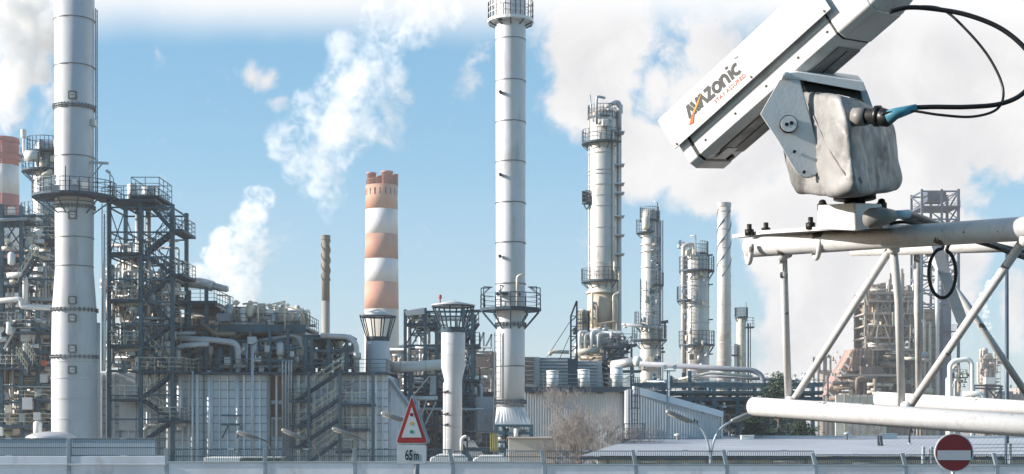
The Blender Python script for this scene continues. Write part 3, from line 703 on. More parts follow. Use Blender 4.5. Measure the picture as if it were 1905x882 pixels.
for py in (730, 771, 791): part('test_port', MB().tube([P(826, py, D, -.4), P(835, py - 2, D, -.95)], .07, 8), darkgap, t)
part('cap_beacon', MB().lathe(X(820, D), D - 1, [(Z(566, D), .05), (Z(559, D), .05), (Z(558, D), .13), (Z(552, D), .13), (Z(550, D), .04)], 10), redp2, t)
part('side_leg', MB().tube([P(829, 960, D, -.2), P(829, 712, D, -.2)], S(4.5, D), 14), silver_dull, t)

D = 131
duct = thing('cross_duct', 'fat pale horizontal duct between the two capped stacks', 'duct', (X(770, D), D, Z(683, D)))
part('shell', MB().tube([P(718, 683, D), P(772, 682, D), P(826, 678, D)], S(10, D), 32), M('pale_duct', (.66, .63, .58), .55, .05, .06, .2, 0, (.4, .36, .3), .15, .5), duct)
for pp in (745, 792): part('duct_band', MB().tube([P(pp, 682.5 - (pp - 745) * .04, D), P(pp + 1.5, 682.4 - (pp - 745) * .04, D)], S(10.4, D), 32), silver_dull, duct)
part('duct_support', MB().bar(P(764, 900, D, .3), P(764, 692, D, .3), .35), teal, duct)

# ------------------------------------------------------------------ steel structure behind them
D = 134
t = thing('access_structure', 'teal steel structure with walkways behind the taller capped stack', 'plant structure', (X(820, D), D, 0))
frame(t, [754, 791, 812, 862, 879], D, 6, 574, [580, 643, 700, 745, 790], .3, .2, teal, xb=((0, 580, 643), (3, 580, 643), (3, 643, 700), (3, 700, 745), (3, 745, 790), (2, 700, 745)), tops=[576, 573, 606, 574, 575])
for (a, b, py, dd) in ((754, 812, 601, 0), (798, 815, 606, -.6), (798, 818, 671, -.6), (880, 893, 641, -.8), (862, 893, 706, -.8), (754, 812, 722, 0), (812, 880, 722, 0), (862, 885, 755, -.6)):
    rect_platform(t, X(a, D), X(b, D), D + dd, D + 4.5, Z(py, D), sides='flr')
part('roof_canopy', MB().prism([P(752, 579, D, -.3), P(790, 573, D, -.3), P(790, 585, D, -.3), P(757, 588, D, -.3)], (0, 4, 0)), silver_dull, t)
part('walkway', MB().bar(P(862, 578, D, 1), P(895, 577, D, 1), 1.2, .2), grate, t)
stairs(t, P(866, 636, D, 1), P(890, 600, D, 1), .9, railm)
pipework(t, 756, 880, 585, 720, D + 1, 4, 40, 41, [cream, bright, galv, silver_dull, teal, whitep]); pipework(t, 722, 915, 700, 830, D + 2, 5, 42, 42, [cream, bright, galv, silver_dull, teal, brownp, whitep], (.06, .3))
gear(t, 756, 812, 590, 600, D, 3, 14, 43, [bright, cream, galv]); gear(t, 725, 915, 690, 830, D + .5, 5, 50, 44, [bright, cream, galv, silver_dull, teal, darkgap])
pipe(t, [P(752, 742, D, -1.0), P(815, 741, D, -1.0)], S(4.2, D), whitep); pipe(t, [P(740, 760, D, -.5), P(900, 762, D, -.5)], S(2.6, D), bright)
for (a, b) in (((770, 736), (800, 700)), ((784, 776), (796, 740)), ((792, 790), (812, 748))): girder(t, P(*a, D, -.8), P(*b, D, -.8), .12, bright, 'strut')
part('tank_box', MB().box(X(878, D), X(918, D), D + .5, D + 4, Z(800, D), Z(738, D)), clad, t, bevel=.03)
part('cabinet', MB().box(X(889, D), X(918, D), D - 1.2, D - .2, Z(806, D), Z(761, D)), M('stained_cabinet', (.42, .40, .40), .7, 0, .2, .5, .4, (.10, .08, .07), .5, .6), t, bevel=.03)
part('hopper_box', MB().hull([P(800, 735, D, -1), P(812, 735, D, -1), P(812, 700, D, -1), P(802, 700, D, -1), P(800, 735, D, .5), P(812, 735, D, .5), P(812, 700, D, .5), P(802, 700, D, .5)]), galv, t)
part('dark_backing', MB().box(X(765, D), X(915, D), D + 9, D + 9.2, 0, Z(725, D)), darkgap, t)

# ------------------------------------------------------------------ tall silver chimney in the middle
D = 104; x, y = X(950, D), D
t = thing('silver_chimney', 'tall silver chimney in the middle, on a square hood above legs', 'chimney', (x, y, 0), 'tall silver chimneys')
prof = [(757, 26.3), (640, 26.3), (560, 27.0), (300, 27.6), (42, 28.2), (-80, 28.2)]
part('shell', MB().lathe(x, y, [(Z(p, D), S(r, D)) for p, r in prof], 64), silver, t)
for py, w, bo in ((75, .05, 0), (152, .05, 0), (228, .05, 0), (302, .05, 0), (378, .05, 0), (452, .05, 0), (528, .05, 0), (604, .1, 24), (681, .05, 0), (747, .09, 30), (755, .09, 0)):
    part('flange_ring', flange_mb(x, y, Z(py, D), S(27.6 if py < 600 else 26.5, D), bo, w, .06), ringm, t)
ring_platform(t, x, y, Z(574, D), S(27, D), S(57, D), n=12, h=S(26, D), brackets=10, drop=1.5)
ring_platform(t, x, y, Z(38, D), S(28, D), S(43, D), n=28, h=1.3, brackets=10, drop=.5, pm=whitep, rm=whitep)  # platform and railing whitened in colour for the fade towards the top
for a in (178, 205, 250, 330, 358):
    cs, sn = math.cos(R(a)), math.sin(R(a)); r = S(55, D); p = V3((x + cs * r, y + sn * r, Z(574, D))); m = MB().bar(p, p + V3((0,0,1.5)), .07); q = V3((-cs * .7, -sn * .7, 0)); m.bar(p + V3((0,0,1.5)), p + V3((0,0,1.5)) + q, .07); m.bar(p + V3((0,0,1.0)), p + V3((0,0,1.46)) + q * .8, .05)
    part('davit', m, railm, t)
for py, pp in ((42, 932), (178, 932), (330, 932), (480, 931), (548, 936), (548, 943), (550, 927), (550, 966)):
    part('test_nozzle', MB().tube([P(pp, py, D, -.9), P(pp - 1, py, D, -1.3)], .12, 10), darkgap, t)
pipe(t, [P(962, 575, D, -1.5), P(962, 518, D, -1.5), P(974, 514, D, -1.5)], S(2.4, D), cream, rad=.2)
part('ladder', ladder_mb(X(926, D), y - .9, Z(740, D), Z(620, D)), silver_dull, t)
zt, zb = Z(757, D), Z(790, D); n = 40; vs = []; fs = []; r = S(26.3, D)
for k in range(n):
    a = 2 * math.pi * k / n; vs.append((x + math.cos(a) * r, y + math.sin(a) * r, zt))
for k in range(n):
    a = 2 * math.pi * k / n; c, s = math.cos(a), math.sin(a); q = max(abs(c), abs(s)); vs.append((x + S(5, D) + c / q * S(34, D), y + s / q * S(30, D), zb))
for k in range(n): fs.append((k, (k+1) % n, (k+1) % n + n, k + n))
m = MB(); m.add(vs, fs, False); part('square_hood', m, silver_dull, t)
for pp in (923, 989):
    for dy in (-1.3, 1.3): girder(t, P(pp, 961, D, dy), P(pp, 790, D, dy), .2, teal, 'leg')
for py in (792, 806, 822): girder(t, P(921, py, D, -1.3), P(991, py, D, -1.3), .18, teal)
part('equipment_box', MB().box(X(948, D), X(968, D), D - 1.2, D - .2, Z(815, D), Z(795, D)), silver_dull, t)
part('burner_drum', MB().tube([P(956, 806, D, -1.6), P(964, 806, D, -1.6)], .35, 12), bright, t)
gear(t, 925, 988, 796, 840, D - .9, 2, 18, 45, [teal, galv, darkgap, silver_dull])
blk = thing('concrete_plinth', 'low concrete block in front of the middle silver chimney', 'plinth', (X(982, 101), 101, 0))
part('block', MB().box(X(946, 101), X(1032, 101), 100, 103.5, 0, Z(816, 101)), concrete, blk, bevel=.04)
part('cap_slab', MB().box(X(944, 101), X(1034, 101), 99.8, 103.7, Z(816, 101) + .003, Z(813, 101)), concrete, blk, bevel=.03)
wk = thing('platform_cage', 'small fenced service platform left of the concrete block', 'platform', (X(905, 98), 98, 0))
rect_platform(wk, X(868, 98), X(942, 98), 96.5, 98.5, Z(832, 98), sides='fblr', rm=railm)
for pp in (870, 905, 940): girder(wk, P(pp, 950, 98, -1.4), P(pp, 834, 98, -1.4), .18, teal, 'leg')
for k in range(5): part('yellow_bar', MB().bar(P(913 + k * 3.4, 840, 98, -1.6), P(913 + k * 3.4, 806, 98, -1.6), .06), M('yellow_paint', (.50, .40, .12), .6), wk)
# ------------------------------------------------------------------ warehouse with roof plant
D = 106
def corrugated(x0, x1, y, z0, ztop, step=.2, d=.026):
    mb = MB(); n = int((x1 - x0) / step)
    for k in range(n):
        a = x0 + k * step
        xs = (a, a + step * .35, a + step * .5, a + step * .85, a + step); ys = (y, y, y - d, y - d, y)
        for i in range(4): mb.add([(xs[i], ys[i], z0), (xs[i+1], ys[i+1], z0), (xs[i+1], ys[i+1], ztop(xs[i+1])), (xs[i], ys[i], ztop(xs[i]))], [(0,1,2,3)])
    return mb
wh = thing('warehouse', 'grey metal clad warehouse with a sloping white roof edge on its right half', 'warehouse', (X(1100, D), D, 0))
z1 = Z(727, D)
part('front_wall', corrugated(X(940, D), X(1165, D), D + 3.0, 0, lambda q: z1), clad, wh)
part('wall_body', MB().box(X(940, D), X(1165, D), D + 3.02, D + 26, 0, z1 - .02), clad, wh)
zl = lambda q: Z(722, D) + (Z(768, D) - Z(722, D)) * (q - X(1180, D)) / (X(1343, D) - X(1180, D))
part('gable_wall', corrugated(X(1165.5, D), X(1343, D), D, 0, lambda q: min(zl(q), Z(722, D)) - .1), clad, wh)
m = MB().prism([(X(1166, D), D + .06, 0), (X(1342, D), D + .06, 0), (X(1342, D), D + .06, zl(X(1342, D)) - .15), (X(1180, D), D + .06, Z(722, D) - .15), (X(1166, D), D + .06, Z(722, D) - .15)], (0, 24, 0)); part('gable_body', m, clad, wh)
m = MB().prism([(X(1179, D), D - .25, Z(722, D) + .15), (X(1345, D), D - .25, Z(768, D) + .1), (X(1345, D), D - .25, Z(777, D)), (X(1179, D), D - .25, Z(732, D))], (0, 24.6, 0)); part('sloping_roof', m, M('white_fascia', (.66, .69, .73), .5, .1, .04), wh)
part('corner_trim', MB().box(X(1341.5, D), X(1344.5, D), D - .18, D - .06, 0, Z(776, D)), whitep, wh)
part('downspout', MB().tube([P(1241, 950, D, -.35), P(1241, 690, D, -.35)], .06, 8), galv, wh)
rf = rect_platform(wh, X(976, D), X(1186, D), D + 2.2, D + 24, Z(718, D), sides='flr', th=.4, rm=M('grey_green_rail', (.20, .24, .25), .5, .3), h=.95)
for k, pp in enumerate((985, 1055, 1115, 1160)): part('roof_bracket', MB().box(X(pp, D), X(pp + 12, D), D + 2.4, D + 3, Z(731, D), Z(729, D)), teal, wh)
part('caged_ladder', ladder_mb(X(1180, D), D - .45, Z(815, D), Z(702, D), (1, 0), True), teal, wh)
rect_platform(wh, X(1157, D), X(1197, D), D - 1.6, D - .06, Z(816, D), sides='flr', rm=teal)
part('landing_leg', MB().bar((X(1160, D), D - 1.5, 0), (X(1160, D), D - 1.5, Z(817, D)), .15), teal, wh); part('landing_leg', MB().bar((X(1194, D), D - 1.5, 0), (X(1194, D), D - 1.5, Z(817, D)), .15), teal, wh)
part('black_gutter', MB().box(X(1160, D), X(1235, D), D - 1.9, D - 1.65, Z(819.5, D), Z(817, D)), darkgap, wh)
part('vent_pipe', MB().lathe(X(1261, D - 3), D - 3, [(0, .12), (Z(812, D - 3), .12), (Z(811, D - 3), .28), (Z(808, D - 3), .28), (Z(806, D - 3), .08)], 12), silver_dull, wh)
# roof plant
L = D + 12
lu = thing('louvred_cooler', 'grey louvred cooler box on the warehouse roof', 'air cooler', (X(1048, L), L, Z(718, D)))
zb, zt = Z(718, D) + .02, Z(664, L)
part('end_box', MB().box(X(976, L), X(1004, L), L, L + 6, zb, zt), clad, lu)
part('long_box', MB().box(X(1004.2, L), X(1063, L), L + .3, L + 6, zb, zt - .05), clad_dk, lu)
part('rear_box', MB().box(X(1063.2, L), X(1112, L), L + .8, L + 6, zb, Z(671, L)), clad_dk, lu)
part('end_cap', MB().prism([(X(1112.2, L), L + .8, zb), (X(1124, L), L + .8, zb), (X(1120, L), L + .8, Z(671, L)), (X(1112.2, L), L + .8, Z(671, L))], (0, 5, 0)), clad, lu)
for k in range(6):
    zz = zb + .5 + k * .38; part('louver', MB().prism([(X(976, L) - .02, L - .3, zz), (X(976, L) - .02, L - .3, zz + .05), (X(976, L) - .02, L + 0, zz + .28), (X(976, L) - .02, L, zz + .23)], (S(17, L), 0, 0)), darkgap, lu)
for k in range(9):
    zz = zb + .2 + k * .27; part('slat', MB().box(X(1005, L), X(1062.5, L), L + .2, L + .297, zz, zz + .13), clad, lu)
for k in range(8):
    zz = zb + .2 + k * .27; part('slat', MB().box(X(1064, L), X(1111.5, L), L + .7, L + .797, zz, zz + .13), clad, lu)
for k in range(5):
    zz = zb + .5 + k * .4; part('side_louver', MB().prism([(X(1125, L), L + .7, zz), (X(1134, L), L + .7, zz - .15), (X(1124, L), L + .7, zz + .2)], (0, 3, 0)), darkgap, lu)
for (pp, w, top, lab) in ((1028, 11, 692, 'white cylinder tank on the warehouse roof, in front of the louvred cooler'), (1086, 11, 690, 'white cylinder tank on the warehouse roof, in front of the lattice mast'), (1147, 11.5, 685, 'largest white cylinder tank, at the right end of the warehouse roof')):
    q = D + 5; tk = thing('roof_tank', lab, 'tank', (X(pp, q), q, Z(718, D)), 'white tanks on the warehouse roof')
    part('shell', MB().lathe(X(pp, q), q, [(Z(718, D) + .01, S(w, q)), (Z(top, q), S(w, q))], 32), whitep, tk)
    part('lid', MB().lathe(X(pp, q), q, [(Z(top, q) + .003, S(w, q) + .04), (Z(top - 2, q), S(w, q) + .04), (Z(top - 3, q), S(w * .6, q))], 32), whitep, tk)
    part('band', flange_mb(X(pp, q), q, Z((top + 716) / 2, q), S(w, q), 0, .03, .06), galv, tk)
q = D + 9
ms = thing('lattice_mast', 'dark wedge shaped lattice mast with guy wires above the cooler', 'mast', (X(1068, q), q, Z(718, D)))
for (a, ya, b, yb) in ((1062, 716, 1062, 588), (1073, 716, 1073, 560), (1062, 588, 1073, 560)): girder(ms, P(a, ya, q), P(b, yb, q), .14, teal_dk, 'chord')
for k in range(7):
    ya = 712 - k * 19; girder(ms, P(1062, ya, q), P(1073, ya - 10, q), .08, teal_dk, 'lacing'); girder(ms, P(1062, ya - 10, q), P(1073, ya - 10, q), .07, teal_dk, 'lacing')
for (b, yb, ya) in ((1018, 664, 596), (1040, 670, 620)): girder(ms, P(1062, ya, q), P(b, yb, q), .05, teal_dk, 'guy_wire')
part('sheet_panel', MB().box(X(1056, q), X(1074, q), q - .25, q - .15, Z(716, q), Z(668, q)), teal_dk, ms)

# ------------------------------------------------------------------ distillation columns
def column(name, label, px, D, prof, mat, rings, cat='column', group='distillation columns'):
    t = thing(name, label, cat, (X(px, D), D, 0), group); x, y = X(px, D), D
    part('shell', MB().lathe(x, y, [(max(0, Z(p, D)), S(r, D)) for p, r in prof], 48), mat, t)
    r = S(prof[1][1], D)
    for py in rings: part('band', flange_mb(x, y, Z(py, D), r, 0, .05, .1), silver_dull, t)
    return t, x, y, r
D = 165
tower = M('column_cladding', (.52, .495, .46), .48, .25, .16, .5, .75, (.33, .27, .22), .45, .5)
t, x, y, r = column('distillation_column', 'tallest distillation column with tall riser pipe and tan lower part, right of the middle chimney', 1121, D, [(930, 27), (540, 27), (212, 26), (206, 22), (198, 8)], tower,
                    (286, 318, 325, 345, 365, 385, 425, 460, 490, 510))
part('lagged_skirt', MB().lathe(x, y, [(Z(610, D), r + .05), (Z(566, D), r + .12), (Z(548, D), r + .06)], 48), tan, t)
part('lagged_band', MB().lathe(x, y, [(Z(547, D), r + .25), (Z(543, D), r + .25)], 48), cream, t)
ring_platform(t, x, y, Z(266, D), r, S(39, D), 120, 330, h=1.4, brackets=7, drop=.9)
ring_platform(t, x, y, Z(219, D), S(10, D), S(28, D), h=1.3, brackets=0)
ring_platform(t, x, y, Z(523, D), r, S(40, D), 130, 320, h=1.4, brackets=7, drop=.9)
p = P(1091, 378, D, -.6); ring_platform(t, p.x, p.y, p.z, .05, S(9, D), h=1.3, brackets=4, drop=.8)
pipe(t, [P(1108, 238, D, -2), P(1108, 186, D, -2), P(1124, 190, D, -2)], S(2.4, D), galv, rad=.35)
pipe(t, [P(1112, 238, D, -2), P(1124, 226, D, -2), P(1136, 230, D, -1.6)], S(1.8, D), silver_dull, rad=.4)
pipe(t, [P(1126, 205, D, -1), P(1136, 195, D, -.6), P(1146, 190, D, 0), P(1152, 192, D, 0), P(1152, 240, D, 0)], S(4.4, D), silver, rad=.5)
part('riser_pipe', MB().tube([P(1151.5, 900, D, .3), P(1151.5, 192, D, .3)], S(5.2, D), 16), silver, t)
part('riser_cap', MB().tube([P(1157, 194, D, .3), P(1157, 210, D, .3)], S(2, D), 10), silver_dull, t)
part('thin_riser', MB().tube([P(1140, 640, D, -1.4), P(1140, 245, D, -1.4)], S(2.6, D), 12), tower, t)
for py in (250, 310, 345, 362, 405, 440, 475): part('pipe_guide', MB().box(X(1138, D), X(1160, D), D - 1.6, D + .2, Z(py, D) - .07, Z(py, D) + .07), galv, t)
part('manway_box', MB().box(X(1117, D), X(1131, D), D - 2.2, D - 1.6, Z(243, D), Z(228, D)), silver_dull, t, bevel=.2)
part('ladder', ladder_mb(X(1096, D), D - .5, Z(523, D), Z(200, D), (0, 1)), galv, t)
part('spire', MB().tube([P(1101, 230, D, -1), P(1097, 180, D, -1)], .07, 6), galv, t)
pipe(t, [P(1141, 490, D, -1.8), P(1141, 508, D, -1.8), P(1150, 508, D, -1.8), P(1150, 548, D, -1.8), P(1139, 551, D, -1.8), P(1139, 640, D, -1.8)], S(2.2, D), cream)
pipe(t, [P(1100, 548, D, -1.9), P(1100, 605, D, -1.9)], S(2.4, D), cream); pipe(t, [P(1108, 570, D, -1.9), P(1108, 605, D, -1.9), P(1145, 600, D, -1.9), P(1146, 630, D, -1.9)], S(2.2, D), tan)
gear(t, 1098, 1140, 202, 228, D - 1.6, 1, 10, 51, [bright, galv, whitep]); gear(t, 1095, 1140, 560, 606, D - 2, .5, 8, 52, [tan, cream, brownp])
rb = thing('reboiler_manifold', 'cluster of curved silver pipes and vessels at the foot of the tallest column', 'pipework', (X(1120, 158), 158, 0))
q = 158
for k, pp in enumerate((1078, 1088, 1100, 1112)): pipe(rb, [P(pp, 655, q, -.5), P(pp, 618 + (k % 2) * 4, q, -.5), P(pp + 16, 616 + (k % 2) * 4, q, .8), P(pp + 18, 640, q, 1)], S(3.2, q), bright, rad=.5)
pipe(rb, [P(1068, 656, q, -1), P(1114, 652, q, -1)], S(5, q), cream, n=16)
pipe(rb, [P(1021, 662, q, -1), P(1026, 655, q, -1), P(1058, 656, q, -1)], S(3.6, q), cream)
part('side_vessel', MB().lathe(X(1085, q), q + 1.5, [(Z(660, q), S(9, q)), (Z(580, q), S(9, q)), (Z(574, q), S(5, q))], 24), cream, rb)
p = P(1086, 597, q, 1.5); ring_platform(rb, p.x, p.y, p.z, S(9, q), S(13, q), h=1.2, brackets=0); ring_platform(rb, p.x, p.y, Z(612, q), S(9, q), S(13, q), h=1.2, brackets=0)
pipework(rb, 1070, 1165, 606, 690, q, 4, 34, 53, [bright, cream, galv, tan, silver_dull, whitep]); gear(rb, 1068, 1170, 606, 690, q - .5, 4, 46, 54, [bright, cream, galv, tan, silver_dull, darkgap])
for (a, b, py) in ((1118, 1160, 646), (1150, 1182, 642), (1095, 1190, 690), (1132, 1166, 666)): rect_platform(rb, X(a, q), X(b, q), q - 2.2, q + .5, Z(py, q), sides='flr')
stairs(rb, P(1128, 690, q, -1.9), P(1172, 645, q, -1.9), .9, railm); stairs(rb, P(1120, 678, q, -1.9), P(1150, 648, q, -1.9), .9, railm)
for pp in (1122, 1150, 1172): girder(rb, P(pp, 920, q, -2), P(pp, 645, q, -2), .22, teal, 'column')
dr = thing('horizontal_drum', 'horizontal vessel with round pale end left of the long pipe', 'vessel', (X(1170, 150), 150, Z(690, 150)))
part('shell', MB().tube([P(1142, 678, 150, 1.5), P(1182, 673, 150, -.4)], S(8.6, 150), 24), silver_dull, dr)
part('round_end', MB().tube([P(1182.5, 673, 150, -.45), P(1188, 672, 150, -.75), P(1191, 672, 150, -.9)], [S(9.5, 150), S(9.3, 150), S(5, 150)], 24), bright, dr)
for pp in (1155, 1176): part('saddle', MB().bar(P(pp, 960, 150, .3), P(pp, 683, 150, .3), .4), teal, dr)

D = 200
t, x, y, r = column('distillation_column', 'slender column with side drum near its top, second to the right of the middle chimney', 1208, D, [(890, 17), (690, 16.5), (396, 13.5), (390, 9)], tower, (440, 455, 468, 497, 540, 580))
part('side_riser', MB().tube([P(1224, 890, D, .2), P(1224, 392, D, .2)], S(4.8, D), 14), silver_dull, t)
for pp in (1229.5, 1233): part('thin_pipe', MB().tube([P(pp, 720, D, 0), P(pp, 410, D, 0)], S(.9, D), 6), teal, t)
ring_platform(t, X(1205, D), y, Z(432, D), S(6, D), S(22, D), 90, 300, h=1.7, brackets=5, drop=1.2)
ring_platform(t, x, y, Z(410, D), S(8, D), S(18, D), h=1.8, brackets=0)
ring_platform(t, x, y, Z(632, D), S(16, D), S(33, D), h=1.9, brackets=10, drop=1.4)
ring_platform(t, x, y, Z(530, D), S(15, D), S(27, D), -80, 60, h=1.7, brackets=4, drop=1.2)
ring_platform(t, x, y, Z(603, D), S(16, D), S(28, D), 130, 230, h=1.7, brackets=4, drop=1.2)
part('side_drum', MB().lathe(X(1200, D), y - 1.4, [(Z(430, D), S(6, D)), (Z(424, D), S(7.5, D)), (Z(410, D), S(7.5, D)), (Z(405, D), S(4, D))], 20), cream, t)
part('ladder', ladder_mb(X(1219, D), y - S(14, D) - .2, Z(640, D), Z(440, D), (1, 0), True, .9), teal, t); part('ladder', ladder_mb(X(1191, D), y - .6, Z(603, D), Z(520, D), (0, 1), True, .9), teal, t)
lp = MB().tube([P(1223, 410, D), P(1223, 378, D), P(1217, 374, D)], .12, 6); part('lamp_arm', lp, galv, t)
gear(t, 1198, 1226, 392, 410, D - 1, 1.2, 10, 55, [galv, silver_dull, cream, darkgap]); gear(t, 1194, 1235, 440, 690, D - 1.6, .6, 26, 56, [silver_dull, galv, cream, darkgap, teal])
pipe(t, [P(1150, 605, D, -2), P(1230, 612, D, -2)], S(2.8, D), silver_dull); part('davit', MB().bar(P(1230, 600, D), P(1243, 598, D), .4), teal, t); part('davit_post', MB().bar(P(1237, 630, D), P(1237, 600, D), .3), teal, t)
part('tan_patch', MB().lathe(x, y, [(Z(690, D), r + .06), (Z(640, D), r + .05)], 40), tower, t)

D = 185
t, x, y, r = column('distillation_column', 'broad column with round platforms, left of the pale spiral finned chimney', 1296, D, [(900, 24), (640, 23.5), (478, 22), (471, 19), (466, 10)], tower, (482, 520, 532, 570, 600))
ring_platform(t, x, y, Z(503, D), r, S(33, D), h=1.7, brackets=12, drop=1.2)
ring_platform(t, x, y, Z(472, D), S(10, D), S(22, D), -80, 160, h=1.5, brackets=0)
ring_platform(t, x, y, Z(558, D), r, S(37, D), 145, 235, h=1.7, brackets=4, drop=1.2)
ring_platform(t, x, y, Z(641, D), r, S(33.5, D), h=1.7, brackets=12, drop=1.2)
part('side_riser', MB().tube(bend([P(1270, 900, D, -.6), P(1270, 460, D, -.6), P(1278, 455, D, -.6), P(1288, 458, D, -.6), P(1290, 475, D, -.6)], .8), S(4.2, D), 14), tower, t)
part('thin_pole', MB().tube([P(1317, 720, D, -.5), P(1317, 474, D, -.5)], S(1.2, D), 6), teal, t)
for py in (476, 531, 596, 660): part('pole_arm', MB().bar(P(1310, py, D, -.6), P(1325, py - 1, D, -.6), .16), teal, t)
lp = MB().tube([P(1291, 480, D, -1.6), P(1291, 441, D, -1.6), P(1282, 442, D, -1.6)], .12, 6); part('lamp_arm', lp, bright, t)
part('ladder', ladder_mb(X(1283, D), y - S(20, D), Z(700, D), Z(505, D), (1, 0), True, .9), galv, t)
gear(t, 1266, 1300, 455, 480, D - 1.4, 1.2, 16, 57, [cream, galv, bright, silver_dull]); gear(t, 1268, 1318, 500, 700, D - 2.2, .5, 22, 58, [galv, cream, silver_dull, brownp])

D = 215; x, y = X(1347, D), D
t = thing('spiral_finned_chimney', 'pale grey chimney with dark spiral fins on its upper half', 'chimney', (x, y, 0))
part('shell', MB().lathe(x, y, [(0, S(14.5, D)), (Z(520, D), S(12.6, D)), (Z(380, D), S(12, D))], 36), tower, t)
part('top_ring', MB().lathe(x, y, [(Z(386, D), S(12, D)), (Z(385, D), S(13.4, D)), (Z(378, D), S(13.4, D)), (Z(377, D), S(11, D)), (Z(381, D), S(11, D))], 36, False), silver_dull, t)
for py in (393, 426, 461, 496, 531, 566, 601, 637, 670): part('flange_ring', flange_mb(x, y, Z(py, D), S(12.2 + max(0, py - 500) * .008, D), 0, .07, .12), silver_dull, t)
part('spiral_fin', helix_mb(x, y, Z(515, D), Z(390, D), S(12, D), 1.25, 3, S(1.9, D), .1, 1), ringm, t)

D = 225
t, x, y, r = column('distillation_column', 'small cream column with a platform at its top, right of the spiral finned chimney', 1379, D, [(880, 9.5), (600, 8.6), (592, 8)], cream, (634, 660), group='distillation columns')
ring_platform(t, x, y, Z(589, D), S(8, D), S(12.5, D), h=1.4, brackets=6, drop=1)
part('side_pipe', MB().tube([P(1392, 740, D), P(1392, 602, D)], S(1.5, D), 8), teal, t); part('side_pipe', MB().tube([P(1396, 740, D), P(1396, 602, D)], S(.9, D), 8), teal, t)
rect_platform(t, X(1388, D), X(1402, D), D - .8, D + .8, Z(608, D), sides='flr', h=1.4)
part('antenna', MB().bar(P(1388, 590, D), P(1388, 562, D), .12), galv, t)
part('side_stand', MB().bar(P(1367, 720, D, -.5), P(1367, 640, D, -.5), .5), silver_dull, t); rect_platform(t, X(1358, D), X(1370, D), D - 1, D, Z(660, D), sides='fl', h=1.2)

# ------------------------------------------------------------------ pipe rack
D = 142
t = thing('pipe_rack', 'long dark teal pipe rack carrying grey pipes behind the warehouse', 'pipe rack', (X(1350, D), D, 0))
for pp in (1186, 1235, 1283, 1328, 1372, 1420, 1465, 1512):
    top = 690 if pp in (1283,) else 712
    for dy in (0, 5): girder(t, P(pp, 960, D, dy), P(pp, top, D, dy), .36, teal, 'column')
for py in (716, 731, 742):
    for dy in (0, 5): girder(t, (X(1180, D), D + dy, Z(py, D)), (X(1530, D), D + dy, Z(py, D)), .3, teal, h=.4)
rect_platform(t, X(1180, D), X(1530, D), D - .6, D + 5.4, Z(728, D), sides='fb', rm=teal, pm=teal)
pipe(t, [P(1192, 676, D, 1), P(1404, 688, D, 1), P(1420, 697, D, 1), P(1424, 712, D, 1), P(1424, 730, D, 1)], S(5, D), M('grey_lagged_pipe', (.30, .31, .35), .6, .1, .12, .4), rad=1.0, n=16)
pipe(t, [P(1300, 697, D, 2), P(1420, 703, D, 2), P(1512, 712, D, 2)], S(3.4, D), MATS['grey_lagged_pipe'])
pipe(t, [P(1255, 708, D, 0), P(1320, 694, D, 0), P(1400, 700, D, 0)], S(2.6, D), cream)
rnd = random.Random(6)
for k in range(14):
    a = rnd.uniform(1190, 1400); yy = rnd.uniform(706, 740); pipe(t, [P(a, yy, D, rnd.uniform(.5, 4.5)), P(min(1530, a + rnd.uniform(60, 200)), yy + rnd.uniform(0, 3), D, rnd.uniform(.5, 4.5))], S(rnd.uniform(.9, 2.4), D), rnd.choice([cream, galv, silver_dull, teal, bright]), n=8)
pipework(t, 1270, 1530, 735, 830, D + 1, 6, 36, 61, [teal, galv, silver_dull, teal_dk, cream]); gear(t, 1190, 1525, 700, 735, D, 4, 46, 62, [cream, galv, teal, silver_dull, bright]); gear(t, 1300, 1420, 745, 830, D, 4, 26, 63, [galv, teal, cream, whitep, silver_dull])
for (a, b) in ((1283, 1328), (1372, 1420)): girder(t, P(a, 770, D, -.05), P(a + 22, 744, D, -.05), .2, teal, 'brace'); girder(t, P(b + 22, 770, D, -.05), P(b, 744, D, -.05), .2, teal, 'brace')
part('dark_trough', MB().hull([P(1250, 745, D, 1), P(1420, 745, D, 1), P(1410, 765, D, 1), P(1270, 765, D, 1), P(1250, 745, D, 5), P(1420, 745, D, 5), P(1410, 765, D, 5), P(1270, 765, D, 5)]), darkgap, t)
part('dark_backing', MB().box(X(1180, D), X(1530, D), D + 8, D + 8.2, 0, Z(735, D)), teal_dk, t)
fl = thing('floodlight_pole', 'thin pole with a T-bar of floodlights before the pipe rack', 'light pole', (X(1245, 110), 110, 0))
part('pole', MB().tube([P(1245, 960, 110), P(1245, 690, 110)], .05, 8), galv, fl); part('cross_arm', MB().bar(P(1234, 690, 110), P(1257, 690, 110), .09), galv, fl)
for pp in (1236.5, 1255): part('floodlight', MB().hull([P(pp + a, 681 + b, 110, dd) for a, b in ((-4, 0), (3, -3), (5, 5), (-1, 7)) for dd in (-.15, .15)]), galv, fl)

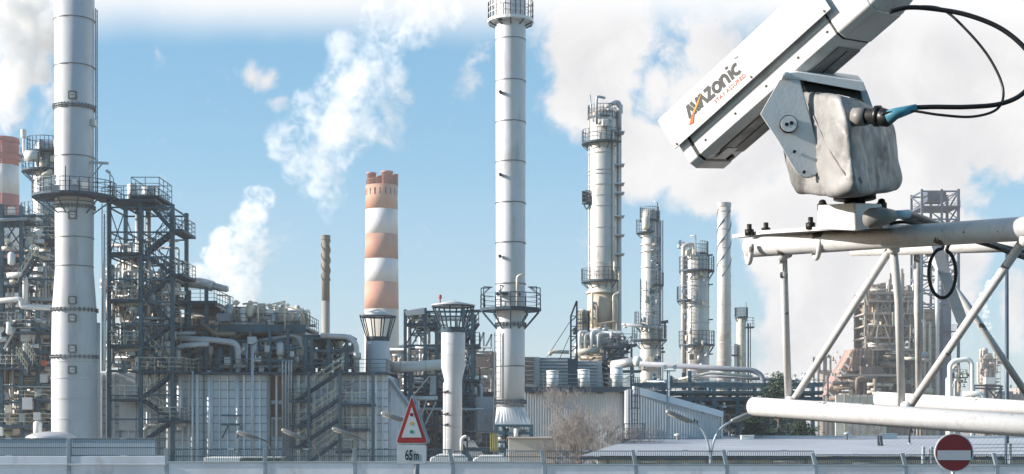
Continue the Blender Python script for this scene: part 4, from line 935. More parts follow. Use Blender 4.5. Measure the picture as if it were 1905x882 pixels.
# ------------------------------------------------------------------ pale salmon building and hazy clutter in the gaps
D = 240
t = thing('salmon_building', 'salmon pink building with dark seams between the capped stack and the middle chimney', 'building', (X(890, D), D, 0))
part('body', MB().box(X(858, D), X(928, D), D, D + 12, 0, Z(654, D)), pinkc, t)
for pp in (872, 884, 893, 902, 911): part('seam', MB().box(X(pp, D), X(pp + 1.2, D), D - .15, D - .004, Z(695, D), Z(655, D)), brownp, t)
part('arched_recess', MB().tube([P(884, 700, D, -.4), P(895, 686, D, -.4), P(920, 684, D, -.4)], S(2.4, D), 8), brownp, t)
for (a, b, c, d) in ((888, 650, 900, 618), (901, 650, 915, 622)): girder(t, P(a, b, D), P(c, d, D), .3, galv, 'strut')
for (a, b) in ((900, 618), (914, 622)): girder(t, P(a, 654, D), P(a, b, D), .3, galv, 'mast')
pipework(t, 858, 930, 690, 760, D - 4, 3, 22, 64, [pale_far, cream, galv, brownp], (.2, .6))
D = 215
t = thing('distant_pipe_terrace', 'pale cluttered process terrace seen between the furnace block and middle chimney', 'plant structure', (X(770, D), D, 0))
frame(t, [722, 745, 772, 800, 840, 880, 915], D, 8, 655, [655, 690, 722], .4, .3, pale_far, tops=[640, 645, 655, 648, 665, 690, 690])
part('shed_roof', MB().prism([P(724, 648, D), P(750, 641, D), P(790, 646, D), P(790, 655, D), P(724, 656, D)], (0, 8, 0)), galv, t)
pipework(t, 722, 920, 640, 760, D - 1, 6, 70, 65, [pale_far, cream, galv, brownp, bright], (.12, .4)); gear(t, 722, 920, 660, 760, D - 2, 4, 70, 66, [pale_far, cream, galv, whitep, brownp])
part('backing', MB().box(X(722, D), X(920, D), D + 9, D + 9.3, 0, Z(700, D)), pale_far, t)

# ------------------------------------------------------------------ far unit on the right
D = 330
t = thing('process_block', 'tall beige open process block of stacked floors behind the white truss', 'plant structure', (X(1655, D), D, 0))
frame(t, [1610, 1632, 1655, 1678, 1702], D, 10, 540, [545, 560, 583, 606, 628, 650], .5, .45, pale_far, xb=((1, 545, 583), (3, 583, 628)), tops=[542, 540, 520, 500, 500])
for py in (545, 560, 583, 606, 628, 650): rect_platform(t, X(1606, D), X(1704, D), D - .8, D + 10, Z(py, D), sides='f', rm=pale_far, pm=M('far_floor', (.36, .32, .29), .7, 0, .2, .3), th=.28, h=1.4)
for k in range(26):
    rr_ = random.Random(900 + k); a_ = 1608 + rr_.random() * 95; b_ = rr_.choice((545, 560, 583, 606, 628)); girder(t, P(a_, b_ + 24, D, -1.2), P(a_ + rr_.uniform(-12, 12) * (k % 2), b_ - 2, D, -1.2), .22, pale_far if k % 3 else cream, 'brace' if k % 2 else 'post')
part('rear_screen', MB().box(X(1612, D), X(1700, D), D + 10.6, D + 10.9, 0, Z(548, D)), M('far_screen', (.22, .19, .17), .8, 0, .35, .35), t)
pipework(t, 1608, 1704, 525, 650, D, 8, 85, 67, [pale_far, tan, brownp, cream, galv, bright], (.15, .5), .6); gear(t, 1608, 1702, 545, 645, D - .5, 6, 60, 68, [pale_far, cream, brownp, whitep, galv])
part('rusty_flue', MB().tube([P(1629, 560, D, 3), P(1629, 516, D, 3)], S(2, D), 10), M('rust_flue', (.34, .2, .12), .8), t)
for (py, w) in ((678, 22), (706, 24)): part('brown_duct', MB().tube([P(1632, py, D, -2), P(1632 + w * 2, py + 3, D, -2)], S(5.5, D), 14), brownp, t)
pipework(t, 1625, 1710, 652, 735, D - 2, 8, 40, 69, [brownp, tan, darkgap, cream, galv, pale_far], (.2, .7)); part('dark_infill', MB().box(X(1640, D), X(1705, D), D + 4, D + 9, 0, Z(662, D)), M('far_dark_core', (.16, .14, .13), .8), t)
t = thing('red_hopper_house', 'salmon red sloping hopper house left of the beige process block', 'building', (X(1580, D), D - 4, 0))
E = D - 4
part('upper_house', MB().hull([P(a, b, E, dd) for a, b in ((1578, 690), (1590, 648), (1612, 648), (1626, 652), (1628, 690)) for dd in (0, 10)]), pinkc, t)
part('sloping_chute', MB().prism([P(1538, 735, E, 1), P(1588, 650, E, 1), P(1600, 672, E, 1), P(1590, 700, E, 1), P(1560, 735, E, 1)], (0, 8, 0)), pinkc, t)
for k in range(6):
    a0 = 1584 + k * 7.5; part('seam', MB().bar(P(a0, 690, E, -.08), P(a0 + 3, 650, E, -.08), .22), brownp, t)
for k in range(7):
    part('chute_seam', MB().bar(P(1541 + k * 7.4, 731 - k * 12, E, .9), P(1560 + k * 5.6, 735 - k * 9, E, .9), .25), brownp if k % 2 else tan, t)
for yy in (663, 677): part('seam', MB().bar(P(1582, yy, E, -.1), P(1627, yy + 1, E, -.1), .2), brownp, t)
part('side_door', MB().box(X(1601, E), X(1609, E), E - .25, E - .02, Z(689, E), Z(668, E)), darkgap, t)
gear(t, 1540, 1640, 655, 735, E - 1.5, .8, 26, 76, [brownp, cream, pale_far, tan, darkgap])
part('dark_base', MB().box(X(1598, E), X(1640, E), E - 2, E + 6, 0, Z(682, E)), M('dark_brown_base', (.16, .125, .115), .8, 0, .4, .3, .5), t)
part('ledge', MB().box(X(1560, E), X(1668, E), E - 3, E + 2, Z(701, E), Z(697, E)), pale_far, t); part('hopper_mouth', MB().hull([P(a, b, E, dd) for a, b in ((1572, 706), (1596, 706), (1590, 722), (1560, 722)) for dd in (-2, 1)]), tan, t)
for k in range(7): girder(t, P(1534 + k * 9, 722 - k * 12, E, .6), P(1552 + k * 9, 738 - k * 12, E, .6), .35, whitep, 'strut')
pipework(t, 1540, 1645, 700, 745, E - 4, 3, 24, 70, [pale_far, brownp, cream, darkgap], (.15, .5))
part('panel_wall', MB().box(X(1540, E), X(1632, E), E - 8, E - 7.5, 0, Z(736, E)), cream, t)
for k in range(6): part('panel_post', MB().box(X(1556 + k * 13, E), X(1557.2 + k * 13, E), E - 8.2, E - 8.004, 0, Z(735.5, E)), brownp, t)

D = 345
t = thing('lattice_tower', 'tall lattice steel tower with a tan brick shaft, behind the white truss', 'tower', (X(1748, D), D, 0))
xs = (1715, 1752, 1783)
for pp in xs:
    for dy in (0, 9): girder(t, (X(pp, D), D + dy, 0), (X(pp, D), D + dy, Z(352, D)), .5 if pp != 1783 else .6, M('tower_steel', (.11, .135, .18), .6, .1, .2, .2), 'column')
ts = MATS['tower_steel']
lv = [356, 384, 408, 436, 462, 488, 514, 540, 566]
for L_ in lv:
    for dy in (0, 9): girder(t, (X(1715, D), D + dy, Z(L_, D)), (X(1783, D), D + dy, Z(L_, D)), .36, ts)
    for pp in xs: girder(t, (X(pp, D), D, Z(L_, D) - .02), (X(pp, D), D + 9, Z(L_, D) - .02), .33, ts)
for k, (a, b) in enumerate(zip(lv, lv[1:])):
    for (l, r2) in ((1715, 1752), (1752, 1783)):
        for dy in (0, 9): girder(t, P(l if k % 2 else r2, a, D, dy), P(r2 if k % 2 else l, b, D, dy), .22, ts, 'brace')
    girder(t, P(1783, a, D, 0), P(1783, b, D, 9), .3, ts, 'brace'); girder(t, P(1715, b, D, 0), P(1715, a, D, 9), .3, ts, 'brace')
rect_platform(t, X(1713, D), X(1786, D), D - .5, D + 9.5, Z(384, D), sides='fblr', rm=ts, pm=ts, h=1.4); part('head_gear', MB().box(X(1730, D), X(1765, D), D + 2, D + 7, Z(372, D), Z(352, D)), ts, t)
part('brick_shaft', MB().box(X(1722, D), X(1756, D), D + 1.2, D + 8, 0, Z(574, D)), tan, t); part('side_shaft', MB().box(X(1756.2, D), X(1772, D), D + 1.0, D + 8, 0, Z(542, D)), M('blue_grey_shaft', (.20, .24, .32), .6, .1, .12), t)
for k in range(12): part('floor_band', MB().box(X(1721.5, D), X(1756, D), D + 1.0, D + 1.196, Z(580 + k * 14, D), Z(581.5 + k * 14, D)), brownp, t)
rect_platform(t, X(1753, D), X(1776, D), D - 1, D + 3, Z(616, D), sides='fr', rm=ts, pm=ts, h=1.5)
for (pp, r, top, m_) in ((1740, 4, 480, whitep), (1716, 3.4, 598, cream), (1726, 3.4, 602, cream), (1705, 2.2, 560, silver_dull)):
    part('riser', MB().tube(bend([P(pp, 900, D, -1.5), P(pp, top, D, -1.5), P(pp + 1, top - 1, D, 1)], .6), S(r, D), 14), m_, t)
pipework(t, 1690, 1726, 600, 735, D - 1, 6, 26, 71, [tan, brownp, cream, pale_far, darkgap], (.2, .6), .7)
D = 270
t = thing('pipe_loop', 'pale upside-down U of fat pipe beside small tanks at the right', 'pipework', (X(1790, D), D, 0))
pipe(t, [P(1767, 930, D), P(1767, 680, D), P(1774, 672, D), P(1801, 668, D), P(1808, 676, D), P(1808, 930, D)], S(4.6, D), whitep, rad=1.4, n=16)
pipe(t, [P(1789, 733, D, -1), P(1822, 733, D, -1), P(1827, 745, D, -1)], S(5, D), whitep, rad=1); pipe(t, [P(1777, 690, D, 2), P(1782, 680, D, 2), P(1790, 682, D, 2), P(1790, 730, D, 2)], S(3.4, D), cream, rad=.8)
part('tank', MB().lathe(X(1778, D), D + 4, [(0, S(7, D)), (Z(704, D), S(7, D)), (Z(700, D), S(4, D))], 24), cream, t); part('tank', MB().lathe(X(1796, D), D + 5, [(0, S(6, D)), (Z(706, D), S(6, D)), (Z(702, D), S(3, D))], 24), silver_dull, t)
rect_platform(t, X(1774, D), X(1804, D), D + 1, D + 3, Z(701, D), sides='f', h=1.4); gear(t, 1770, 1806, 684, 720, D, 4, 20, 72, [darkgap, cream, galv, brownp])
for pp in (1812, 1836, 1862): girder(t, P(pp, 930, D), P(pp, 717, D), .35, teal_dk, 'column')
for py in (717, 722): girder(t, P(1808, py, D), P(1866, py + 2, D), .3, teal_dk)
girder(t, P(1836, 720, D), P(1856, 745, D), .25, teal_dk, 'brace'); girder(t, P(1862, 722, D), P(1850, 748, D), .25, teal_dk, 'brace')
D = 460
t = thing('distant_column_cluster', 'hazy pinkish column cluster beside the dark pole at far right', 'plant structure', (X(1838, D), D, 0))
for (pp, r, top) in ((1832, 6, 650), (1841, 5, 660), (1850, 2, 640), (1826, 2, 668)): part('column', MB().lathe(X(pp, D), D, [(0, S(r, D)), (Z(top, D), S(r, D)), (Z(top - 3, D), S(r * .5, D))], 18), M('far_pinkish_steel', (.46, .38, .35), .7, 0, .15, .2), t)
for py in (668, 680, 692, 704, 716): rect_platform(t, X(1823, D), X(1856, D), D - 3, D + 2, Z(py, D), sides='f', h=1.6, rm=pale_far, pm=pale_far)
pipework(t, 1822, 1856, 650, 745, D - 3, 3, 24, 73, [MATS['far_pinkish_steel'], pale_far, cream], (.25, .6), .7); part('white_box', MB().box(X(1824, D), X(1842, D), D - 5, D - 3, Z(715, D), Z(703, D)), whitep, t)
t = thing('distant_sheds', 'row of hazy low sheds on the horizon at far right', 'building', (X(1890, D), D, 0))
for (a, b, y0) in ((1858, 1885, 728), (1886, 1902, 733), (1902, 1960, 722)): part('shed', MB().box(X(a, D), X(b, D), D, D + 12, 0, Z(y0, D)), pale_far, t)
gear(t, 1856, 1905, 716, 740, D - 2, 3, 16, 74, [pale_far, cream, galv])
t = thing('distant_scaffold', 'faint hazy steel frame left of the red hopper house', 'plant structure', (X(1535, 420), 420, 0))
frame(t, [1522, 1533, 1545], 420, 6, 662, [664, 690, 712], .5, .4, pale_far); gear(t, 1520, 1560, 690, 740, 418, 3, 16, 75, [pale_far, cream])
part('tank', MB().lathe(X(1543, 420), 423, [(0, S(14, 420)), (Z(693, 420), S(14, 420)), (Z(690, 420), S(7, 420))], 24), pale_far, t)
# ------------------------------------------------------------------ low hall with corrugated roof
D = 82; D2 = 108
t = thing('low_hall', 'long low hall with a pale blue-grey corrugated roof behind the fence', 'hall', (X(1500, D), D, 0))
ze, zr = Z(848, D), Z(813, D2)
xa, xb = X(1080, D), X(2100, D); ra, rb2 = X(1188, D2), X(2100, D2)
mb = MB(); step = .30; n = int((xb - xa) / step)
for k in range(n):                                   # corrugated sheet: real waves running up the slope, left side cut on the hip
    for j in range(4):
        f0, f1 = (k + j / 4) / n, (k + (j + 1) / 4) / n
        h0, h1 = .005 * math.sin(j * math.pi / 2), .005 * math.sin((j + 1) * math.pi / 2)
        e0, e1 = xa + (xb - xa) * f0, xa + (xb - xa) * f1
        mb.add([(e0, D, ze + h0), (e1, D, ze + h1), (ra + (rb2 - ra) * f1, D2, zr + h1), (ra + (rb2 - ra) * f0, D2, zr + h0)], [(0, 1, 2, 3)], True)
part('corrugated_roof', mb, roofm, t)
part('ridge_cap', MB().bar((ra, D2, zr + .02), (rb2, D2, zr + .02), .5, .16), M('ridge_sheet', (.66, .66, .66), .6, .1, .06), t)
part('eave_board', MB().box(xa, xb, D + .10, D + .3, ze - .22, ze - .06), darkgap, t)
part('front_wall', MB().box(xa + 1.0, xb, D + .6, D + .9, 0, ze - .08), plaster, t)
m = MB().prism([(xa + 1, D + .92, 0), (xa + 1, D2, 0), (ra, D2, zr - .1), (xa + 1, D + .92, ze - .1)], (.3, 0, 0)); part('end_wall', m, plaster, t)
for k in range(14): part('wall_post', MB().box(X(1130 + k * 62, D), X(1134 + k * 62, D), D + .45, D + .597, 0, ze - .23), galv if k % 3 else brownp, t)
for (a, b, yy) in ((1192, 1222, 859), (1440, 1480, 858), (1590, 1630, 862), (1810, 1845, 856)): part('wall_pipe', MB().tube([P(a, yy, D, .3), P(b, yy + .5, D, .3)], .09, 8), cream, t)
part('window_strip', MB().box(X(1240, D), X(1420, D), D + .56, D + .598, Z(866, D), Z(856, D)), M('frosted_glass', (.50, .47, .40), .3, 0, .15), t)
def on_roof(px, py):
    lo, hi = 0., 1.
    for _ in range(40):
        f = (lo + hi) / 2; yv = D + (D2 - D) * f; zv = ze + (zr - ze) * f; q = HY - (zv - EYE) / yv * F
        if q > py: lo = f
        else: hi = f
    return V3(((px - CX) / F * yv, yv, zv))
def roof_item(name, label, cat, px, py, builder, group=None):
    b = on_roof(px, py); o = thing(name, label, cat, b, group); builder(o, b); return o
def mush(o, b):
    s = S(1, b.y); part('stem', MB().lathe(b.x, b.y, [(b.z - .1, s), (b.z + 11 * s, s)], 12), darkgap, o); part('hood', MB().lathe(b.x, b.y, [(b.z + 10 * s, 7 * s), (b.z + 12 * s, 6.5 * s), (b.z + 15 * s, 1.5 * s)], 20), galv, o)
roof_item('roof_vent', 'grey mushroom vent on the low hall roof, between the dark pines and the twin pipes', 'vent', 1576, 818, mush)
def twin(o, b):
    s = S(1, b.y)
    for dx in (-2.8, 2.8): part('pipe', MB().tube([(b.x + dx * s, b.y, b.z - .1), (b.x + (dx - 2.0) * s, b.y, b.z + 19 * s)], 2.3 * s, 12), darkgap, o); part('base_flange', MB().lathe(b.x + dx * s, b.y, [(b.z - .02, 3.2 * s), (b.z + 1.5 * s, 3 * s)], 14), darkgap, o)
roof_item('twin_vent_pipes', 'pair of black vent pipes standing side by side on the low hall roof', 'vent pipe', 1638, 829, twin)
def crook(o, b):
    s = S(1, b.y); part('pipe', MB().tube(bend([(b.x, b.y, b.z - .1), (b.x - .5 * s, b.y, b.z + 25 * s), (b.x + 3 * s, b.y, b.z + 27 * s), (b.x + 5.5 * s, b.y, b.z + 20 * s)], .12), 1.9 * s, 12), darkgap, o); part('base_flange', MB().lathe(b.x, b.y, [(b.z - .02, 4 * s), (b.z + 1.2 * s, 3.6 * s)], 14), galv, o)
roof_item('crook_vent_pipe', 'single black vent pipe with a hooked top on the low hall roof', 'vent pipe', 1692, 825, crook)
def boxv(w, h):
    def f(o, b):
        s = S(1, b.y); part('housing', MB().box(b.x - w*s, b.x + w*s, b.y - .5, b.y + .6, b.z - .05, b.z + h*s), whitep, o, bevel=.04); part('lid', MB().box(b.x - (w+.6)*s, b.x + (w+.6)*s, b.y - .55, b.y + .65, b.z + h*s + .003, b.z + (h+1.4)*s), whitep, o, bevel=.02)
    return f
roof_item('roof_box', 'small white box on the roof ridge below the dark conifer', 'roof unit', 1389, 817, boxv(12, 6))
roof_item('roof_box', 'small white box on the roof ridge below the truss tube, behind the twin pipes', 'roof unit', 1652, 815, boxv(14, 7))

# ------------------------------------------------------------------ odds behind the fence
def post(label, px, top, D, w=4.5, group=None):
    o = thing('concrete_post', label, 'post', (X(px, D), D, 0), group); part('shaft', MB().box(X(px - w, D), X(px + w, D), D, D + .22, 0, Z(top, D)), galv, o, bevel=.02)
    for k in range(3): part('wire_hook', MB().tube([P(px, top + 4 + k * 6, D, -.05), P(px, top + 4 + k * 6, D, -.005)], .02, 6), fencem, o)
    return o
post('grey concrete fence post, left one of the close pair left of the red round sign', 1719, 831, 60, 2.6, 'concrete fence posts')
post('grey concrete fence post touching the left rim of the red round sign', 1734, 831, 60, 2.6, 'concrete fence posts')
post('grey concrete fence post right of the tall dark mast', 1880, 825, 60, 2.6, 'concrete fence posts')
wr = MB()
for k in range(3): wr.tube([P(1736, 828 + k * 6.5, 60), P(1905, 826 + k * 6.5, 60), P(2050, 825 + k * 6.5, 60)], .012, 5)
solo('barbed_wire', wr, fencem, 'thin wires strung between the concrete posts above the hall eave', 'wire')
van = thing('white_container', 'low white container half hidden by the mesh fence at left', 'container', (X(413, 90), 90, 0))
part('body', MB().box(X(379, 90), X(446, 90), 90, 93, .3, Z(851, 90)), whitep, van, bevel=.05); part('skid', MB().box(X(383, 90), X(442, 90), 90.2, 92.8, 0, .298), darkgap, van)
hb = thing('green_skip', 'dark green skip beside the white container behind the fence', 'skip', (X(485, 90), 90, 0))
part('body', MB().hull([P(a, b, 90, dd) for a, b in ((449, 852), (520, 852), (516, 930), (452, 930)) for dd in (0, 2.4)]), M('dull_green', (.10, .17, .12), .7, 0, .2), hb); part('top_rim', MB().box(X(448, 90), X(521, 90), 89.9, 92.5, Z(852, 90) + .003, Z(850, 90)), whitep, hb)
cv = thing('inclined_hood', 'pale inclined metal hood beside the narrow stack leg', 'hood', (X(885, 105), 105, 0))
part('sloping_plate', MB().prism([P(860, 822, 105), P(880, 820, 105), P(903, 852, 105), P(882, 858, 105)], (0, 1.5, 0)), silver_dull, cv); part('frame', MB().box(X(866, 105), X(900, 105), 105.2, 106.4, 0, Z(846, 105)), teal, cv)
part('gooseneck', MB().tube(bend([P(858, 840, 105, .5), P(858, 815, 105, .5), P(868, 811, 105, .5), P(872, 820, 105, .5)], .25), S(3, 105), 12), whitep, cv)
for (a, b, yt, lab) in ((800, 868, 846, 'white tarpaulin covered row beside the road sign behind the fence'), (880, 945, 848, 'white tarpaulin covered row below the inclined hood behind the fence')):
    o = thing('covered_stack', lab, 'covered stack', (X((a + b) / 2, 88), 88, 0), 'tarpaulin covered rows')
    part('cover', MB().prism([P(a, 960, 88), P(a, yt + 6, 88), P(a + 14, yt, 88), P(b - 10, yt, 88), P(b, yt + 8, 88), P(b, 960, 88)], (0, 3, 0)), whitep, o, bevel=.08); part('pallet', MB().box(X(a - 2, 88), X(b + 2, 88), 87.8, 91.2, 0, .15), brownp, o)

# ------------------------------------------------------------------ lamps
def luminaire(o, p, q, r, mat=galv):
    p, q = V3(p), V3(q); m = MB().tube([p, p.lerp(q, .06), p.lerp(q, .5), p.lerp(q, .94), q], [r * .6, r, r, r * .9, r * .6], 12); h = part('lamp_head', m, M('lamp_housing', (.24, .24, .235), .45, .3, .15, 2), o)
    d = V3((0, 0, -r * .6)); part('lamp_lens', MB().tube([p.lerp(q, .08) + d, p.lerp(q, .85) + d], r * .62, 10), M('lamp_lens', (.30, .28, .24), .2), h); return h
D = 62
labs = ('pale tube street lamp leaning left, leftmost of the single lamps behind the fence', 'pale tube street lamp in front of the four thin vertical pipes', 'pale tube street lamp under the zigzag furnace stairs', 'pale tube street lamp whose head ends at the triangular road sign')
for (lab, x0, y0, x1, y1) in zip(labs, (441, 524, 618, 709), (803, 799, 797, 768), (480, 566, 658, 752), (815, 817, 811, 782)):
    o = thing('street_lamp', lab, 'street lamp', (X(x1 + 32, D), D, 0), 'single arm street lamps')
    luminaire(o, P(x0, y0, D), P(x1, y1, D), S(3.6 if x0 < 700 else 4.4, D))
    part('curved_arm', MB().tube(bend([P(x1 - 1, y1, D), P(x1 + 16, y1 + 5, D), P(x1 + 30, y1 + 34, D), P(x1 + 32, 870, D), P(x1 + 32, 970, D)], 1.2, 8), S(1.1, D), 10), M('lamp_arm_steel', (.16, .15, .14), .5, .4, .2), o)
o = thing('double_street_lamp', 'street lamp with two curved arms forming a Y in front of the warehouse', 'street lamp', (X(1322, 58), 58, 0)); D = 58
part('pole', MB().tube([P(1322, 1100, D), P(1322, 842, D)], S(3.0, D), 12), galv, o)
luminaire(o, P(1238, 765, D, -.2), P(1288, 785, D), S(4.6, D)); luminaire(o, P(1407, 766, D, .2), P(1360, 784, D), S(4.6, D))
for pts in (((1286, 784), (1304, 794), (1316, 818), (1321, 846)), ((1361, 784), (1340, 796), (1327, 820), (1323, 846))):
    part('curved_arm', MB().tube(bend([P(a, b, D) for a, b in pts], .6, 8), S(2.2, D), 12), galv, o)
for a, b in ((1292, 779), (1297, 782)): part('sensor', MB().tube([P(a, b + 6, D), P(a, b, D)], .03, 8), darkgap, o)
D = 66
o = thing('light_mast', 'tall dark steel mast with floodlights at far right, seen through the truss', 'mast', (X(1873, D), D, 0))
part('pole', MB().tube([P(1873, 1060, D), P(1873, 460, D)], [S(4.6, D), S(3.2, D)], 14), M('dark_blue_mast', (.07, .10, .14), .5, .3, .15), o)
part('cross_arm', MB().bar(P(1858, 456, D), P(1890, 452, D), .14), galv, o)
for (a, b) in ((1858, 460), (1868, 455), (1886, 452)): part('floodlight', MB().box(X(a - 4, D), X(a + 4, D), D - .25, D + .1, Z(b + 4, D), Z(b - 4, D)), galv, o, bevel=.03)

# ------------------------------------------------------------------ road signs
D = 29.0
o = thing('warning_sign', 'red triangular traffic light warning sign above a white 65m plate', 'road sign', (X(775, D), D + .05, 5.3))
red = M('sign_red', (.40, .035, .03), .45, 0, .12, 3, 0, (.30, .06, .05), .12, 3); white = M('sign_white', (.66, .65, .63), .5, 0, .06, 3, 0, (.50, .48, .45), .12, 3); blk = M('sign_black', (.02, .02, .022), .5)
def tri(cx, yt, yb, hw, rr):                          # rounded triangle in photo pixels
    c = [(cx, yt), (cx + hw, yb), (cx - hw, yb)]; out = []
    for i in range(3):
        a, b, d = V3((*c[i-1], 0)), V3((*c[i], 0)), V3((*c[(i+1) % 3], 0)); p = b + (a-b).normalized() * rr; q = b + (d-b).normalized() * rr
        for k in range(6): t = k / 5; v = p*(1-t)**2 + b*2*t*(1-t) + q*t*t; out.append((v.x, v.y))
    return out
def flat(poly, dd, th): return MB().prism([P(a, b, D, dd) for a, b in poly], (0, th, 0))
pl = part('triangle_plate', flat(tri(766, 733, 826, 31, 6), 0, .02), white, o)
part('red_border', flat(tri(766, 737, 824, 28.5, 4.5), -.003, .002), red, pl)
part('white_field', flat(tri(766, 757, 814, 19, 1.5), -.006, .002), white, pl)
for (yy, mt) in ((771.5, M('lamp_red', (.25, .025, .035), .5)), (788, M('lamp_amber', (.62, .38, .10), .5)), (803.5, M('lamp_green', (.02, .26, .18), .5))):
    part('signal_disc', MB().tube([P(765.8, yy, D, -.0085), P(765.8, yy, D, -.0065)], S(5.6, D) * .62, 24), mt, pl)
part('plate_return', flat([(767, 734), (769.5, 734.5), (800, 822), (797.5, 827)], .021, .04), galv, pl)
def rrect(x0, y0, x1, y1, r):
    out = []
    for (cx, cy_, a) in ((x1 - r, y0 + r, -90), (x1 - r, y1 - r, 0), (x0 + r, y1 - r, 90), (x0 + r, y0 + r, 180)):
        for k in range(5): t = R(a + k * 22.5); out.append((cx + r * math.cos(t), cy_ + r * math.sin(t)))
    return out
pt = part('distance_plate', flat(rrect(739.5, 828, 793, 863, 3), 0, .02), white, o)
part('plate_rim', flat(rrect(738.6, 827.2, 793.8, 863.8, 3.6), .021, .02), galv, pt)
def text_mb(s, size, sx=1., bold=.0, depth=.001):
    cu = bpy.data.curves.new('txt', 'FONT'); cu.body = s; cu.size = size; cu.offset = bold; cu.extrude = depth; cu.resolution_u = 3
    ob = bpy.data.objects.new('txt', cu); COL.objects.link(ob); dg = bpy.context.evaluated_depsgraph_get(); me = ob.evaluated_get(dg).to_mesh()
    vs = [(v.co.x * sx, v.co.y, v.co.z) for v in me.vertices]; fs = [tuple(p.vertices) for p in me.polygons]
    ob.evaluated_get(dg).to_mesh_clear(); bpy.data.objects.remove(ob); bpy.data.curves.remove(cu); return vs, fs
def sign_text(s, x0, x1, ybase, cap_px, D, dd, parent, mat, name, bold):
    vs, fs = text_mb(s, 1.0, 1, bold); lo = min(v[0] for v in vs); hi = max(v[0] for v in vs); top = max(v[1] for v in vs); bot = min(v[1] for v in vs)
    mb = MB(); k = S(x1 - x0, D) / (hi - lo); h = S(cap_px, D) / (top - max(bot, 0) if bot > -.05 else top)
    mb.add([(X(x0, D) + (v[0] - lo) * k, D + dd - v[2], Z(ybase, D) + v[1] * h) for v in vs], fs); return part(name, mb, mat, parent)
sign_text('65', 753.5, 767.8, 855.5, 19, D, -.004, pt, blk, 'digits', .022); sign_text('m', 770, 779, 855.5, 12, D, -.004, pt, blk, 'letter', .02)
part('post', MB().tube([(X(774.5, D), D + .06, 5.2), (X(774.5, D), D + .06, Z(745, D))], S(5.4, D) , 16), galv, o)
D = 22.5
o = thing('no_entry_sign', 'round red no-entry sign with white bar at the bottom right', 'road sign', (X(1775, D), D + .05, 5.25))
c = P(1775, 842, D)
pl = part('disc', MB().tube([c, c + V3((0, .025, 0))], S(36, D), 56), white, o); part('red_face', MB().tube([c - V3((0, .003, 0)), c - V3((0, .001, 0))], S(34, D), 56), M('no_entry_red', (.17, .012, .02), .4, 0, .1, 3), pl)
part('white_bar', MB().prism([P(a, b, D, -.006) for a, b in rrect(1744, 838, 1806, 856, 1)], (0, .002, 0)), M('bar_white', (.52, .52, .55), .5, 0, .05), pl)
part('post', MB().tube([(c.x, D + .06, 5.2), (c.x, D + .06, c.z + .2)], .03, 14), galv, o)
for dx in (-1, 1): part('bracket', MB().box(c.x + dx * .09 - .02, c.x + dx * .09 + .02, D + .026, D + .06, c.z - .1, c.z - .06), galv, o)

# ------------------------------------------------------------------ trees
def twig_tree(name, label, base, H, seed, mats, spread=.5, levels=6, r0=.12, group=None, first=.28, kids=(3, 4)):
    rnd = random.Random(seed); o = thing(name, label, 'tree', base, group); tm, tw = MB(), MB()
    def grow(p, d, L, r, lev):
        pts = [p]; q = p; dd = d
        for k in range(3):
            dd = (dd + V3((rnd.gauss(0, .10), rnd.gauss(0, .10), rnd.gauss(.04, .06)))).normalized(); q = q + dd * (L / 3); pts.append(q)
        (tm if lev < 2 else tw).tube(pts, [r, r * .85, r * .7, r * .55], 7 if lev < 2 else 3, lev < 2)
        if lev >= levels: return
        for k in range(rnd.randint(*kids)):
            t = rnd.uniform(.35, 1.0); i = min(2, int(t * 3)); s = pts[i].lerp(pts[i+1], t * 3 - i)
            a = rnd.uniform(0, 2 * math.pi); side = V3((math.cos(a), math.sin(a), rnd.uniform(-.1, .5))).normalized()
            grow(s, (dd * (1 - spread) + side * spread).normalized(), L * rnd.uniform(.55, .8), max(.0065, r * .55), lev + 1)
    grow(V3(base), V3((0, 0, 1)), H * first, r0, 0)
    part('trunk', tm, mats[0], o, flip=False); part('twigs', tw, mats[1], o, flip=False); return o
bark = M('grey_brown_bark', (.20, .155, .125), .9, 0, .3, 2); twm = M('reddish_twigs', (.25, .225, .215), .9, 0, .35, .6)
twig_tree('bare_tree', 'large bare reddish tree in front of the warehouse wall', P(1088, 0, 98) * 0 + V3((X(1088, 98), 98, 0)), 10.4, 3, (bark, twm), .46, 6, .13, 'bare winter trees', .40, (4, 5))
twig_tree('bare_tree', 'smaller bare tree at the left foot of the large bare one', V3((X(1050, 100), 100, 0)), 6.6, 8, (bark, twm), .55, 5, .09, 'bare winter trees', .34, (4, 5))
for k, (pp, H, lab) in enumerate(((1545, 9.2, 'bare bush-like tree right of the dark conifers above the hall roof'), (1600, 9.0, 'bare thin tree behind the mushroom roof vent'), (1660, 8.6, 'bare thin tree behind the white roof box'))):
    twig_tree('bare_tree', lab, V3((X(pp, 128), 128, 0)), H, 20 + k, (bark, twm), .5, 5, .1, 'bare winter trees', .34, (4, 5))
needle = [M('dark_needles', (.022, .040, .026), .8, 0, .5, .8), M('mid_needles', (.045, .070, .040), .8, 0, .5, .8)]
